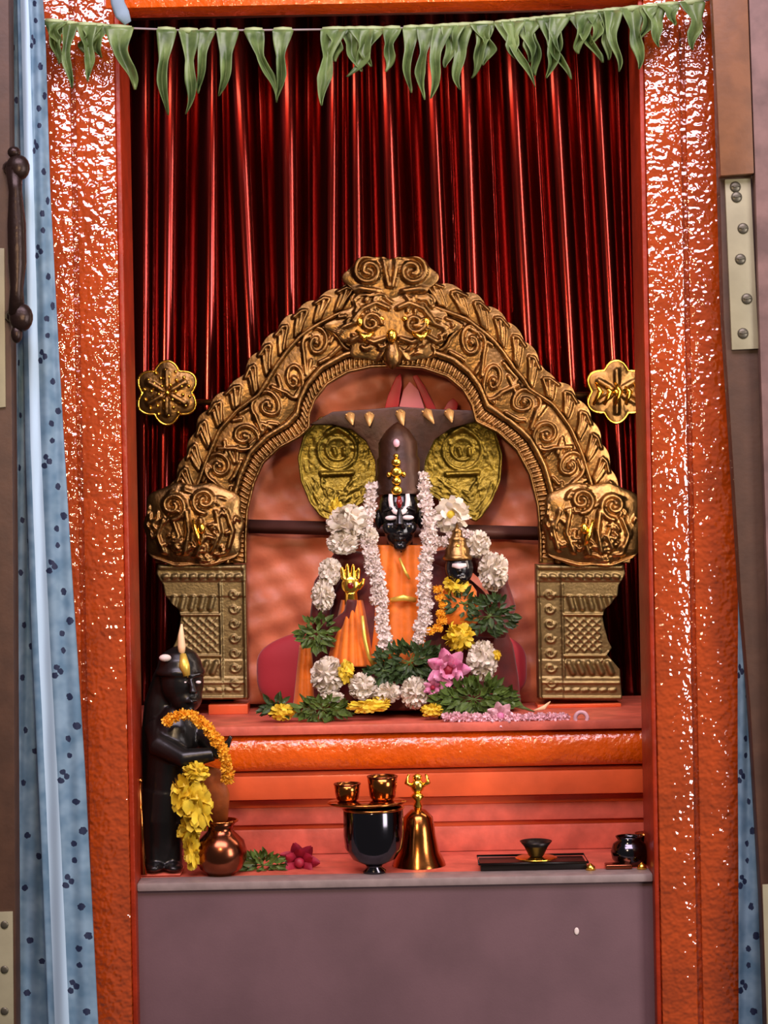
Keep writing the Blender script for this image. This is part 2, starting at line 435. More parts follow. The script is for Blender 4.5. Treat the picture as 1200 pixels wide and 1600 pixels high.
# positions given at py 80 and py 620
def fold_depth(px, py):
    # distance to nearest crest; sharp pleat crest, wide hollow between
    cs = [a + (b-a)*(py-80)/540.0 - 8 for a, b, w, h in crests]
    cs = [150] + cs + [1050]
    k = min(range(len(cs)), key=lambda q: abs(px-cs[q]))
    d = px - cs[k]; nb = cs[min(k+1, len(cs)-1)] if d > 0 else cs[max(k-1, 0)]
    a = max(12.0, abs(nb-cs[k])/2); t = min(.985, abs(d)/a)
    return 1.15*a/1000.*t*t - .020
m = MB()
nv, nu = 1100, 40
for i in range(nu+1):
    py = -40 + 1200*i/nu
    for j in range(nv+1):
        px = 150 + (1070-150)*j/nv
        q = min(py, 1100)
        m.v.append(tuple(P(px, py, .655 + fold_depth(px, q))))
for i in range(nu):
    for j in range(nv):
        a = i*(nv+1)+j; m.f.append((a, a+1, a+nv+2, a+nv+1))
o = m.build('satin_curtain', M['satin'], fix=False)
tag(o, 'dark red pleated satin curtain hanging behind the brass arch', 'curtain')
m = MB(); m.tube([P(150, 26, .58), P(1060, 8, .58)], .008, 10)
tag(m.build('curtain_rod', M['rod'], origin=P(600, 20, .58)), 'dark thin curtain rod above the red satin curtain', 'rod')

# ------------------------------------------------------------------ silk panel in arch
pan_c = P(615, 1100, .50)
def panel_fn(u, v):
    # u: vertical from bottom to top; v across
    py = 1100 - 560*u
    w = 250 if py > 760 else 250*math.sqrt(max(0.02, 1-((760-py)/205.0)**2))
    if py < 560: w = 40
    px = 615 + (v*2-1)*w
    dy = .007*math.sin(px*.045 + .8*math.sin(py*.023)) + .005*math.sin(py*.05+px*.017) + .0025*math.sin(px*.11-py*.09) + .002*math.sin(py*.17+px*.05)
    if py < 660: dy += .006*math.sin((px-612)/(8+.35*(700-py)+1)*2.2)
    return P(px, py, .506 + dy)
m = MB(); m.grid(panel_fn, 90, 110); 
o = m.build('silk_backcloth', M['salmon'], fix=False); sd = o.modifiers.new('thick', 'SOLIDIFY'); sd.thickness = .002
tag(o, 'crinkled salmon silk cloth filling the brass arch behind the idol', 'cloth')
# gathered red and pink folds at the top of the silk
def silk_fold(name, pts, mt, parent=None, lab=None, Y=.482):
    m = MB()
    L0 = [P(a, b, Y) for a, b in pts]
    m.prism([(p.x, p.z) for p in L0], Y-.004, Y+.003, .002)
    q = m.build(name, M[mt], parent, sharp=50)
    return q
kn = empty('silk_knot', P(645, 640, .485), 'gathered red and pink silk knot under the arch crown', 'cloth')
for k, (pts, mt) in enumerate([([(600, 642), (606, 618), (618, 590), (626, 583), (628, 600), (622, 640)], 'redsilk'),
                               ([(622, 642), (630, 610), (640, 596), (654, 610), (664, 640)], 'pinksilk'),
                               ([(644, 588), (652, 586), (664, 604), (682, 640), (668, 642), (655, 612)], 'redsilk'),
                               ([(690, 646), (700, 628), (708, 622), (716, 630), (712, 648)], 'redsilk')]):
    silk_fold('fold', pts, mt, kn, Y=.480)

# crimson cushion behind idol
m = MB()
def cush(u, v):
    a = 2*PI*v; 
    x = math.cos(a); z = math.sin(a)
    e = .55
    sx = math.copysign(abs(x)**e, x); sz = math.copysign(abs(z)**e, z)
    r = math.sin(PI*u/1.0)**.45
    Y = .455 - .028*math.cos(PI*u)
    c = P(612, 1046, .46)
    return Vector((c.x + sx*.243*r, Y, max(zt+.0005, c.z + sz*(.066+.022*(1-abs(x)))*r)))
m.grid(cush, 24, 96)
tag(m.build('cushion', M['crimson'], origin=P(612, 1100, .46)), 'crimson velvet bolster cushion lying behind the idol inside the arch', 'cushion')

# cross bar
m = MB(); a = P(372, 822, .475); b = P(866, 834, .475); m.tube([a, b], .0125, 4, flat=.35)
tag(m.build('cross_bar', M['rod'], origin=P(615, 828, .478)), 'dark brown flat bar crossing the arch behind the idol', 'bar')

# ------------------------------------------------------------------ relief engine
def stroke_height(X, Z, strokes):
    H = np.zeros(X.shape)
    xf, zf, hf = X.ravel(), Z.ravel(), H.ravel()
    for pts, w, h in strokes:
        pts = np.asarray(pts, float)
        # resample
        out = []
        for i in range(len(pts)-1):
            n = max(1, int(np.hypot(*(pts[i+1]-pts[i]))/1.5))
            for k in range(n): out.append(pts[i] + (pts[i+1]-pts[i])*k/n)
        out.append(pts[-1]); out = np.array(out)
        R = w*1.6
        x0, z0 = out.min(0)-R; x1, z1 = out.max(0)+R
        idx = np.nonzero((xf > x0) & (xf < x1) & (zf > z0) & (zf < z1))[0]
        if not len(idx): continue
        d2 = np.full(len(idx), 1e9); tt = np.zeros(len(idx))
        for k in range(0, len(out), 64):
            c = out[k:k+64]
            dd = (xf[idx][:, None]-c[None, :, 0])**2 + (zf[idx][:, None]-c[None, :, 1])**2
            d2 = np.minimum(d2, dd.min(1))
        d = np.sqrt(d2)/w
        hh = h*np.sqrt(np.clip(1-d*d, 0, 1))
        hf[idx] = np.maximum(hf[idx], hh)
    return hf.reshape(X.shape)
def spiral(cx, cy, r0, r1, a0, turns, n=40, sgn=1):
    return [(cx + (r0+(r1-r0)*k/n)*math.cos(a0+sgn*2*PI*turns*k/n), cy + (r0+(r1-r0)*k/n)*math.sin(a0+sgn*2*PI*turns*k/n)) for k in range(n+1)]

def relief_sheet(name, X, Z, base, strokes, Y0, thick, mt, parent, noise=0.0):
    """X,Z px arrays (rows, cols); base height array in mm; closed slab"""
    H = base + stroke_height(X, Z, strokes)
    n, c = X.shape
    m = MB()
    k = c+2
    for i in range(n):
        for j in range(c):
            p = P(X[i, j], Z[i, j], Y0); m.v.append((p.x, Y0 - H[i, j]/1000., p.z))
        p = P(X[i, -1], Z[i, -1], Y0); m.v.append((p.x, Y0+thick, p.z))
        p = P(X[i, 0], Z[i, 0], Y0); m.v.append((p.x, Y0+thick, p.z))
    for i in range(n-1):
        for j in range(k):
            m.f.append((i*k+j, i*k+(j+1) % k, (i+1)*k+(j+1) % k, (i+1)*k+j))
    m.f.append(tuple(range(k))); m.f.append(tuple((n-1)*k+j for j in range(k)))
    return m.build(name, mt, parent)

def resample(pts, n):
    pts = np.array(pts, float); d = np.r_[0, np.cumsum(np.hypot(*np.diff(pts, axis=0).T))]
    t = np.linspace(0, d[-1], n)
    return np.c_[np.interp(t, d, pts[:, 0]), np.interp(t, d, pts[:, 1])]
def smooth_pl(p, it=6):
    p = p.copy()
    for _ in range(it): p[1:-1] = .25*p[:-2] + .5*p[1:-1] + .25*p[2:]
    return p

arch = empty('brass_arch', P(613, 1098, .42), 'embossed brass temple arch with crowning crest and two pilasters around the idol', 'arch')
NT = 620
outerL = [(246, 880), (250, 830), (262, 770), (276, 744), (294, 700), (314, 652), (342, 618), (378, 590), (392, 562), (424, 524), (452, 494), (482, 474), (520, 454), (556, 440), (612, 425)]
outerR = [(612, 425), (668, 436), (700, 446), (742, 462), (790, 498), (822, 534), (842, 562), (850, 582), (890, 606), (922, 648), (944, 698), (960, 748), (972, 780), (980, 830), (982, 880)]
innerL = [(386, 880), (386, 840), (388, 800), (398, 756), (412, 724), (438, 700), (468, 684), (484, 670), (484, 650), (492, 627), (511, 602), (544, 583), (580, 575), (615, 574)]
innerR = [(615, 574), (660, 577), (698, 590), (722, 610), (736, 634), (742, 660), (776, 676), (806, 704), (826, 742), (838, 790), (842, 840), (842, 880)]
h = NT//2
def halves(a, b): return np.vstack([resample(a, h), resample(b, h+1)[1:]])
IN = smooth_pl(halves(innerL, innerR), 3); OUT = smooth_pl(halves(outerL, outerR), 4)
n_rows = len(IN)
mid = (IN+OUT)/2; arc = np.r_[0, np.cumsum(np.hypot(*np.diff(mid, axis=0).T))]
TOT = arc[-1]
def M2(a, s):  # band coords -> px ; a arc length, s 0..1
    i = np.interp(a, arc, np.arange(n_rows)); i0 = int(min(n_rows-2, max(0, math.floor(i)))); f = i-i0
    p = IN[i0]*(1-f)+IN[i0+1]*f; q = OUT[i0]*(1-f)+OUT[i0+1]*f
    return p*(1-s)+q*s
def band_strokes(lst): return [([M2(a, s) for a, s in pts], w, hh) for pts, w, hh in lst]
def band(name, s0, s1, nc, basef, strokes, wav=None, mt='brass', thick=.018, Y0=.42):
    S = np.linspace(s0, s1, nc)
    X = IN[:, None, 0]*(1-S) + OUT[:, None, 0]*S; Z = IN[:, None, 1]*(1-S) + OUT[:, None, 1]*S
    if wav is not None:
        w = wav(arc)[:, None]*((S-s0)/(s1-s0))**2
        dx = OUT[:, 0]-IN[:, 0]; dz = OUT[:, 1]-IN[:, 1]; L = np.hypot(dx, dz)
        X = X + w*(dx/L)[:, None]; Z = Z + w*(dz/L)[:, None]
    B = np.broadcast_to(basef((S-s0)/(s1-s0)), X.shape) if not callable(getattr(basef, 'two', None)) else basef
    return relief_sheet(name, X, Z, B.copy(), strokes, Y0, thick, M[mt], arch)
rnd = random.Random(3)
# inner rim: lip + ribs
st = []
a = 4.0
while a < TOT-4:
    st.append(([(a, .055), (a+3, .15)], 2.6, 5.0)); a += 9.0
st = band_strokes(st)
st += [([tuple(M2(x, .012)) for x in np.arange(0, TOT, 6)], 3.0, 8.0)]
band('inner_rim', 0.0, .175, 18, lambda t: 4 + 2*np.sin(PI*t), st)
# roll moulding
band('roll_moulding', .175, .26, 12, lambda t: 6 + 9*np.sqrt(np.clip(1-(2*t-1)**2, 0, 1)), [], Y0=.42)
# scroll band
st = []
a = 30.0; sg = 1; cell = 62.0
half = TOT/2
def scroll_cells(a0, a1, direc):
    sg = 1; a = a0
    while (a < a1 if direc > 0 else a > a1):
        W = 118.0
        # spiral in band coordinates
        ca, cs = a, .47 + .05*sg
        pts = [(ca + direc*r*math.cos(q), cs + sg*r*math.sin(q)/W) for q, r in [(PI*1.0 - 2*PI*1.35*k/36.0, 25 - 19*k/36.0) for k in range(37)]]
        pts = [(ca - direc*38, cs - sg*.20)] + pts
        st.append((pts, 3.6, 9.0))
        st.append(([(ca, cs), (ca+.1, cs+.001)], 6.0, 11.0))
        for k in range(5):
            q = rnd.uniform(0, 2*PI); r = rnd.uniform(27, 33)
            p0 = (ca + direc*r*math.cos(q), cs + r*math.sin(q)/W); p1 = (ca + direc*(r+13)*math.cos(q+.5), cs + (r+13)*math.sin(q+.5)/W)
            p0 = (p0[0], min(.64, max(.29, p0[1]))); p1 = (p1[0], min(.66, max(.28, p1[1])))
            st.append(([p0, p1], 3.6, 6.5))
        a += direc*cell; sg = -sg
scroll_cells(30, half-60, 1); scroll_cells(TOT-30, half+60, -1)
band('scroll_frieze', .26, .68, 46, lambda t: 5 + 3*np.sin(PI*t), band_strokes(st))
band('bead_moulding', .68, .735, 8, lambda t: 8 + 6*np.sqrt(np.clip(1-(2*t-1)**2, 0, 1)), [], Y0=.42)
# outer leaf border: scalloped
st = []
a = 14.0
while a < TOT-10:
    d = 1 if a < half else -1
    for q in (-1, 0, 1):
        st.append(([(a - d*8 + q*4, .76), (a + q*6, .84), (a + d*8 + q*8, .93 - abs(q)*.02)], 3.0, 6.5 + rnd.uniform(-1, 2)))
    st.append(([(a-d*4, .955), (a+d*10, .965), (a+d*16, .93)], 3.2, 8.0))
    a += 34.0
band('leaf_border', .735, 1.0, 36, lambda t: 5 + 2*np.sin(PI*t), band_strokes(st), wav=lambda A: 5.5*np.abs(np.sin(PI*(A-14)/34.0)) - 2)

# crowning crest
def dome_patch(name, cx, cy, rx, ry, hgt, strokes, mt='brass', Y0=.41, thick=.02, rot=0.0, outline=None, n=64, c=40, parent=None, base=3.0):
    m = MB(); X = np.zeros((c, n)); Z = np.zeros((c, n)); B = np.zeros((c, n))
    for i in range(c):
        r = math.sin(PI/2*i/(c-1))
        for j in range(n):
            q = 2*PI*j/n; k = outline(q) if outline else 1.0
            x, y = rx*r*k*math.cos(q), ry*r*k*math.sin(q)
            X[i, j] = cx + x*math.cos(rot) - y*math.sin(rot); Z[i, j] = cy + x*math.sin(rot) + y*math.cos(rot)
            B[i, j] = base + hgt*math.sqrt(max(0, 1-r*r))
    H = B + stroke_height(X, Z, strokes)
    for i in range(c):
        for j in range(n):
            p = P(X[i, j], Z[i, j], Y0); m.v.append((p.x, Y0-H[i, j]/1000., p.z))
    for j in range(n):
        p = P(X[-1, j], Z[-1, j], Y0); m.v.append((p.x, Y0+thick, p.z))
    for i in range(c):
        for j in range(n):
            j2 = (j+1) % n; m.f.append((i*n+j, i*n+j2, (i+1)*n+j2, (i+1)*n+j))
    m.f.append(tuple(c*n+j for j in range(n)))
    return m.build(name, M[mt], parent)
st = []
for sgn in (-1, 1):
    cx = 610 + sgn*34
    st.append((spiral(cx, 424, 24, 5, -PI/2 if sgn < 0 else -PI/2, 1.5, sgn=sgn), 5.0, 12))
    st.append(([(610+sgn*3, 448), (610+sgn*8, 425), (610+sgn*10, 404)], 4.5, 9))
    st.append(([(610+sgn*20, 456), (610+sgn*48, 452), (610+sgn*70, 456)], 5, 9))
    st.append((spiral(610+sgn*72, 466, 14, 4, 0, 1.2, sgn=-sgn), 4, 8))
dome_patch('crest', 610, 434, 66, 40, 6, st, parent=arch, Y0=.405,
           outline=lambda q: 1 + .10*math.cos(2*q) - .22*math.exp(-((q-1.5*PI)/.22)**2) + .05*math.cos(8*q))
# lion-like mask below crest
st = []
for sgn in (-1, 1):
    st.append((spiral(614+sgn*34, 506, 16, 4, 0, 1.3, sgn=sgn), 4.5, 11))
    st.append(([(614+sgn*8, 482), (614+sgn*26, 474), (614+sgn*48, 484), (614+sgn*62, 502)], 5, 10))
    st.append(([(614+sgn*12, 530), (614+sgn*30, 536), (614+sgn*52, 526), (614+sgn*66, 534)], 5, 11))
    st.append(([(614+sgn*10, 545), (614+sgn*20, 560)], 4, 7))
    st.append(([(614+sgn*48, 500), (614+sgn*78, 512), (614+sgn*92, 530)], 4, 8))
    for q in range(4): st.append(([(614+sgn*(20+q*16), 462-q*0), (614+sgn*(26+q*17), 470)], 4, 7))
rm = random.Random(21)
for k in range(46):
    a_ = rm.uniform(0, 2*PI); r_ = rm.uniform(.45, 1.0); x_, y_ = 614+90*r_*math.cos(a_), 508+50*r_*math.sin(a_)
    b_ = a_ + rm.uniform(-.9, .9); l_ = rm.uniform(6, 14)
    st.append(([(x_, y_), (x_+l_*math.cos(b_), y_+l_*math.sin(b_)*.8), (x_+l_*1.4*math.cos(b_+.7), y_+l_*1.2*math.sin(b_+.7))], rm.uniform(2.5, 4), rm.uniform(5, 9)))
dome_patch('lion_mask', 614, 510, 94, 54, 6, st, parent=arch, Y0=.404, outline=lambda q: 1 + .10*math.cos(6*q) + .05*math.cos(14*q), n=160, c=60)
g = MB()
for sgn in (-1, 1):
    g.ball(P(614+sgn*18, 498, .390), .006, .006, .005); g.ball(P(614+sgn*52, 503, .390), .006, .005, .008)
    g.tube([P(614+sgn*30, 520, .382), P(614+sgn*44, 528, .380), P(614+sgn*58, 516, .384)], [.004, .006, .003], 8)
g.ball(P(612, 524, .378), .010, .010, .012)
g.build('polished_bosses', M['gold'], arch)
m = MB(); c = P(613, 552, .392)
m.lathe([(.0005, .030), (.006, .026), (.012, .012), (.017, -.004), (.015, -.016), (.007, -.026), (.0005, -.030)], c, 20)
m.build('pendant_bud', M['brass'], arch)
# bulbous makara beasts
for sgn, cx, ox in ((-1, 303, 0), (1, 925, 0)):
    st = []
    f = lambda x, y: (cx + sgn*(x-0), y)      # x positive = outward
    sg = sgn
    st.append((spiral(cx + sg*32, 790, 22, 4, PI/2, 1.4, sgn=sg), 4.5, 10))
    st.append((spiral(cx - sg*18, 782, 20, 4, PI/2, 1.4, sgn=-sg), 4.5, 10))
    st.append(([f(10, 800), f(6, 830), f(12, 862)], 5.5, 11))
    st.append(([f(30, 815), f(22, 838), f(30, 856)], 4, 8))
    st.append(([f(46, 812), f(56, 836), f(46, 862)], 4, 7))
    st.append(([f(-12, 812), f(-16, 840), f(-6, 866)], 5, 10))
    st.append(([f(-36, 800), f(-42, 832), f(-30, 862)], 4, 8))
    st.append(([f(-52, 800), f(-62, 830), f(-54, 858)], 4, 7))
    for k in range(5): st.append(([f(24-k*5, 838+k*5), f(40-k*4, 848+k*4)], 2.6, 6))
    st.append(([f(-66, 872), f(-20, 884), f(30, 884), f(66, 872)], 4, 8))
    rm = random.Random(31)
    for k in range(40):
        a_ = rm.uniform(0, 2*PI); r_ = rm.uniform(.3, .95); x_, y_ = cx+78*r_*math.cos(a_), 820+62*r_*math.sin(a_)
        b_ = a_ + rm.uniform(-1.2, 1.2); l_ = rm.uniform(5, 11)
        st.append(([(x_, y_), (x_+l_*math.cos(b_), y_+l_*math.sin(b_)), (x_+l_*1.3*math.cos(b_+.8), y_+l_*1.3*math.sin(b_+.8))], rm.uniform(2.2, 3.6), rm.uniform(5, 9)))
    mk = dome_patch('makara_bulb', cx, 820, 78, 66, 17, st, parent=arch, Y0=.408, n=130, c=60,
                    outline=lambda q: .98/(abs(math.cos(q))**3.2+abs(math.sin(q))**3.2)**(1/3.2)*(1+.03*math.cos(10*q)))
    g = MB()
    g.ball(P(cx - sg*12, 826, .372), .007, .006, .010); g.tube([P(cx+sg*2, 812, .372), P(cx-sg*6, 840, .370), P(cx-sg*10, 852, .374)], [.003, .005, .003], 8)
    g.build('polished_boss', M['gold'], mk)
# inner edge bead stems (rows of little beads beside makaras)
# pilasters
def pilaster(sgn, xin):
    prof = [(882, 136), (896, 138), (908, 132), (914, 128), (930, 126), (942, 116), (952, 106), (962, 102), (975, 104), (1000, 110), (1012, 116), (1022, 108), (1034, 118), (1046, 128), (1060, 128), (1092, 130)]
    ys = np.linspace(882, 1092, 150); xs = np.interp(ys, [a for a, b in prof], [b for a, b in prof])
    if sgn < 0: ys = ys
    c = 70; S = np.linspace(0, 1, c)
    X = xin + sgn*(xs[:, None]*S[None, :]); Z = np.repeat(ys[:, None], c, 1)
    # follow the camera roll so the pilaster stands upright in the world
    X = X + (Z-990)*math.tan(ROLL)*1.0
    rel = np.abs(X - xin - (Z-990)*math.tan(ROLL))
    B = np.full(X.shape, 6.0)
    B += 6.0*((Z < 908)) + 3.0*((Z > 908) & (Z < 932)) + 5.0*((Z > 1058)) + 2.0*((Z > 1030) & (Z <= 1058))
    B += -3.0*(rel < 38) + 4*(rel < 5)
    g = lambda x, y: (xin + sgn*x + (y-990)*math.tan(ROLL), y)
    st = []
    st.append(([g(2, 912), g(2, 1088)], 3.0, 6))
    st.append(([g(40, 912), g(40, 1056)], 2.0, 5))
    for k in range(7): st.append((spiral(*g(20, 928+k*23), 8, 2, 0, 1.1, 14), 2.2, 4))
    for k in range(5): st.append(([g(52+k*15, 934), g(56+k*15, 950)], 5.0, 7))
    st.append(([g(42, 960), g(104, 960)], 2.4, 6)); st.append(([g(42, 1024), g(106, 1024)], 2.4, 6))
    for k in range(-3, 6):
        st.append(([g(max(46, 46+k*13), 966+max(0, -k)*13), g(min(98, 46+k*13+54), 1018-max(0, k*13+54-52))], 1.4, 3.0))
        st.append(([g(min(98, 46+k*13+54), 966+max(0, k*13+54-52)), g(max(46, 46+k*13), 1018-max(0, -k)*13)], 1.4, 3.0))
    for k in range(5): st.append(([g(48+k*15, 1036), g(54+k*15, 1050)], 5.0, 7))
    st.append(([g(4, 1066), g(126, 1066)], 2.0, 4)); st.append(([g(4, 1089), g(128, 1089)], 2.6, 6))
    st.append(([g(6, 886), g(132, 886)], 4.0, 7))
    for k in range(9): st.append(([g(10+k*14, 900), g(14+k*14, 901)], 4.5, 6))
    for k in range(8): st.append(([g(14+k*14, 1078), g(20+k*14, 1077)], 3, 3))
    o = relief_sheet('pilaster', X, Z, B, st, .42, .03, M['brass_pil'], arch)
pilaster(-1, 386); pilaster(1, 839)
# supports under pilasters
for x0, x1, y0, y1 in ((327, 388, 1092, 1116), (838, 968, 1082, 1106)):
    w0 = P(x0, y0, .42); w1 = P(x1, y0, .42)
    m = MB(); m.box(w0.x, w1.x, .40, .46, zt, P(x0, y0+8, .42).z if x0 < 500 else zt+.006, .001)
    tag(m.build('wooden_block', M['step'], origin=Vector(((w0.x+w1.x)/2, .43, zt))),
        'small %s block under the %s pilaster of the arch' % (('red painted', 'left') if x0 < 500 else ('low dark red', 'right')), 'block')

# brass rosettes on rod
def rosette(cx, cy, r, label, seed, spray):
    rr = random.Random(seed)
    e = empty('brass_rosette', P(cx, cy, .52), label, 'ornament', 'brass rosettes flanking the arch')
    st = []
    for k in range(6):
        q = PI/2 + k*PI/3
        st.append(([(cx+10*math.cos(q), cy+10*math.sin(q)), (cx+r*.7*math.cos(q), cy+r*.7*math.sin(q))], 5, 5))
    def out(q): return .82 + .24*abs(math.cos(3*(q+PI/6)))**1.2
    dome_patch('plate', cx, cy, r, r, 6, st, parent=e, Y0=.515, thick=.013, outline=out, n=72, c=24)
    g = MB()
    for k in range(1 if spray else 1): g.ball(P(cx, cy, .50), .005, .004, .005)
    if spray:
        for ring, nn in ((.30, 6), (.56, 12), (.80, 14)):
            for k in range(nn):
                q = 2*PI*k/nn + ring*3
                g.ball(P(cx+ring*r*math.cos(q)*.95, cy+ring*r*math.sin(q)*.95, .502+.006*ring), .0035, .003, .0035, 8)
    else:
        for k in range(5):
            x = cx-r*.7+k*r*.33
            g.tube([P(x, cy-r*.3+6*(k % 2), .503), P(x+8, cy, .498), P(x-4+k*2, cy+r*.45, .503)], [.003, .006, .003], 8)
    g.build('bosses', M['gold'], e)
    rim = MB(); pts = [P(cx+r*out(2*PI*k/72)*math.cos(2*PI*k/72), cy+r*out(2*PI*k/72)*math.sin(2*PI*k/72), .512) for k in range(73)]
    rim.tube(pts, .0028, 8, cap=False); rim.build('rim', M['gold'], e)
    return e
rosette(261, 614, 47, 'six lobed brass rosette studded with beads left of the arch', 1, True)
rosette(963, 612, 46, 'brass rosette with curled ribs right of the arch, close to the right post', 2, False)
m = MB(); m.tube([Vector((-.55, .533, P(140, 632, .533).z)), Vector((.555, .533, P(1080, 614, .533).z))], .006, 10)
tag(m.build('rosette_rod', M['brass'], origin=P(610, 622, .53)), 'thin dark metal rod carrying the rosettes behind the arch', 'rod')

# ------------------------------------------------------------------ serpent hood
hood = empty('serpent_hood', P(622, 812, .44), 'gilded five headed serpent hood spreading behind the idol crown', 'hood')
def hood_lobe(sgn):
    if sgn < 0: cx, cy = 527, 722
    else: cx, cy = 722, 722
    pts = [(590, 652), (552, 646), (500, 652), (474, 680), (465, 715), (470, 752), (484, 785), (500, 806), (514, 814), (540, 802), (562, 790), (585, 772), (592, 745), (594, 700)] if sgn < 0 else \
          [(654, 648), (700, 642), (748, 648), (774, 672), (785, 710), (782, 750), (768, 784), (752, 808), (742, 816), (716, 800), (690, 786), (664, 768), (655, 740), (652, 700)]
    c = np.array([cx, cy], float)
    p = resample(pts + [pts[0]], 97)[:-1]
    n = len(p); rows = 56
    X = np.zeros((rows, n)); Z = np.zeros((rows, n)); B = np.zeros((rows, n))
    for i in range(rows):
        r = i/(rows-1)
        X[i] = c[0] + (p[:, 0]-c[0])*r; Z[i] = c[1] + (p[:, 1]-c[1])*r
        B[i] = 4 + 15*np.abs((Z[i]-cy+15)/85.0)**1.6
    mx, my = cx-2*sgn*0, 704
    st = [(spiral(mx, my, 30, 30, 0, 1.0), 3, 4), (spiral(mx, my-2, 17, 17, 0, 1.0), 3, 3), ([(mx-24, 741), (mx+24, 739)], 4.5, 10)]
    st += [([(mx-16, my-26), (mx, my-36), (mx+16, my-26)], 4, 9), ([(mx-5, my-2), (mx-3, my+6)], 4, 8), ([(mx+11, my-2), (mx+11, my+6)], 4, 8)]
    rr = random.Random(11)
    for k in range(150):
        q = rr.uniform(.02, PI-.02); r = rr.uniform(.35, 1.0)
        x = cx + 56*r*math.cos(q); y = cy + 22 + 66*r*math.sin(q)**.8
        a = rr.uniform(0, PI); l = rr.uniform(2, 6)
        st.append(([(x, y), (x+l*math.cos(a), y+l*math.sin(a))], 2.2, rr.uniform(3, 5.5)))
    for k in range(40):
        q = rr.uniform(PI, 2*PI); r = rr.uniform(.6, 1.0)
        st.append(([(cx+54*r*math.cos(q), cy+10+66*r*math.sin(q)), (cx+54*r*math.cos(q)+3, cy+12+66*r*math.sin(q))], 2.6, 2.2))
    edge = [tuple(c + (q-c)*.97) for q in p] + [tuple(c + (p[0]-c)*.97)]
    st.append((edge, 2.2, 4))
    H = B + stroke_height(X, Z, st)
    m = MB(); Y0 = .445
    for i in range(rows):
        for j in range(n):
            w = P(X[i, j], Z[i, j], Y0); m.v.append((w.x, Y0-H[i, j]/1000., w.z))
    for j in range(n):
        w = P(X[-1, j], Z[-1, j], Y0); m.v.append((w.x, Y0+.008, w.z))
    for i in range(rows):
        for j in range(n):
            j2 = (j+1) % n; m.f.append((i*n+j, i*n+j2, (i+1)*n+j2, (i+1)*n+j))
    m.f.append(tuple(rows*n+j for j in range(n)))
    m.build('hood_lobe', M['hood'], hood)
hood_lobe(-1); hood_lobe(1)
m = MB()
w = [P(a, b, .44) for a, b in [(484, 664), (520, 644), (580, 640), (622, 636), (680, 640), (745, 642), (768, 654), (740, 660), (704, 670), (678, 688), (664, 720), (660, 770), (588, 772), (586, 720), (572, 690), (550, 672), (520, 664)]]
m.prism([(p.x, p.z) for p in w], .421, .452, .003); m.build('hood_back', M['hood_dark'], hood, sharp=50)
for (x0, y0, x1, y1) in [(545, 645, 551, 664), (577, 644, 577, 666), (624, 640, 630, 666), (664, 640, 678, 662), (700, 640, 706, 660)]:
    m = MB(); a, b = P(x0, y0, .425), P(x1, y1, .402)
    m.tube([a, a.lerp(b, .25), a.lerp(b, .6), b], [.004, .0095, .006, .0012], 10, flat=.7)
    m.ball(P(x0-4, y0+3, .414), .002); m.ball(P(x0+4, y0+3, .414), .002)
    m.build('serpent_head', M['fang'], hood)

# ------------------------------------------------------------------ idol
idol = empty('deity_idol', P(628, 1112, .36), 'black stone deity idol in saffron and maroon dress, garlanded and seated under the serpent hood', 'idol')
YI = .37
# body: one continuous robe form
m = MB()
rows = [(868, 596, 662, .022), (880, 572, 690, .030), (895, 540, 720, .038), (925, 515, 752, .044), (965, 494, 778, .050), (1010, 480, 798, .056), (1060, 470, 808, .060), (1104, 462, 814, .064)]
rows = [(850, 602, 652, .018)] + rows
nseg = 72
fine = []
ys = np.linspace(rows[0][0], rows[-1][0], 60)
for y in ys:
    a = np.interp(y, [r[0] for r in rows], [r[1] for r in rows]); b = np.interp(y, [r[0] for r in rows], [r[2] for r in rows]); d = np.interp(y, [r[0] for r in rows], [r[3] for r in rows])
    fine.append((y, a, b, d))
for (y, a, b, d) in fine:
    c = P((a+b)/2, y, YI); rx = (b-a)/2*K(YI)
    for k in range(nseg):
        q = 2*PI*k/nseg; fl = 1 + .035*math.sin(11*q + y*.01)*min(1, (y-850)/80)
        m.v.append((c.x + rx*fl*math.cos(q), YI + d*fl*math.sin(q), max(c.z, zt+.001)))
nr = len(fine)
for i in range(nr-1):
    for k in range(nseg):
        k2 = (k+1) % nseg; m.f.append((i*nseg+k, i*nseg+k2, (i+1)*nseg+k2, (i+1)*nseg+k))
m.f.append(tuple(range(nseg))); m.f.append(tuple((nr-1)*nseg+k for k in range(nseg)))
m.build('robe', M['maroon'], idol)
# arms under the dress: upper arm sleeves
for sgn, pts in ((-1, [(585, 880), (535, 875), (508, 915), (500, 965), (520, 985), (548, 960), (550, 935)]), (1, [(665, 880), (735, 870), (772, 900), (790, 950), (780, 985), (745, 985), (716, 960)])):
    m = MB(); Ys = [YI-.0, YI-.005, YI-.012, YI-.025, YI-.045, YI-.058, YI-.064]
    m.tube([P(a, b, y) for (a, b), y in zip(pts, Ys)], [.018, .022, .021, .019, .017, .013, .010], 16)
    o = m.build('sleeve', M['maroon'], idol); remesh(o, .003, 6)
# saffron front cloth with pleats
def front(u, v, x0, x1, y0, y1, d0, d1, npl, narrow=0):
    py = y0 + (y1-y0)*u
    s = v*2-1
    w = (x1-x0)/2*(1-narrow*(1-u)); px = (x0+x1)/2 + s*w
    d = d0 + (d1-d0)*u
    return P(px, py, YI - d*math.sqrt(max(.05, 1-.6*s*s)) + .0022*math.cos(npl*PI*2*v))
for args, mt in (((566, 688, 852, 1040, .034, .066, 4, .35), 'saffron'),):
    m = MB(); m.grid(lambda u, v: front(u, v, *args), 40, 60); o = m.build('front_cloth', M[mt], idol, fix=False)
    sd = o.modifiers.new('thick', 'SOLIDIFY'); sd.thickness = .003
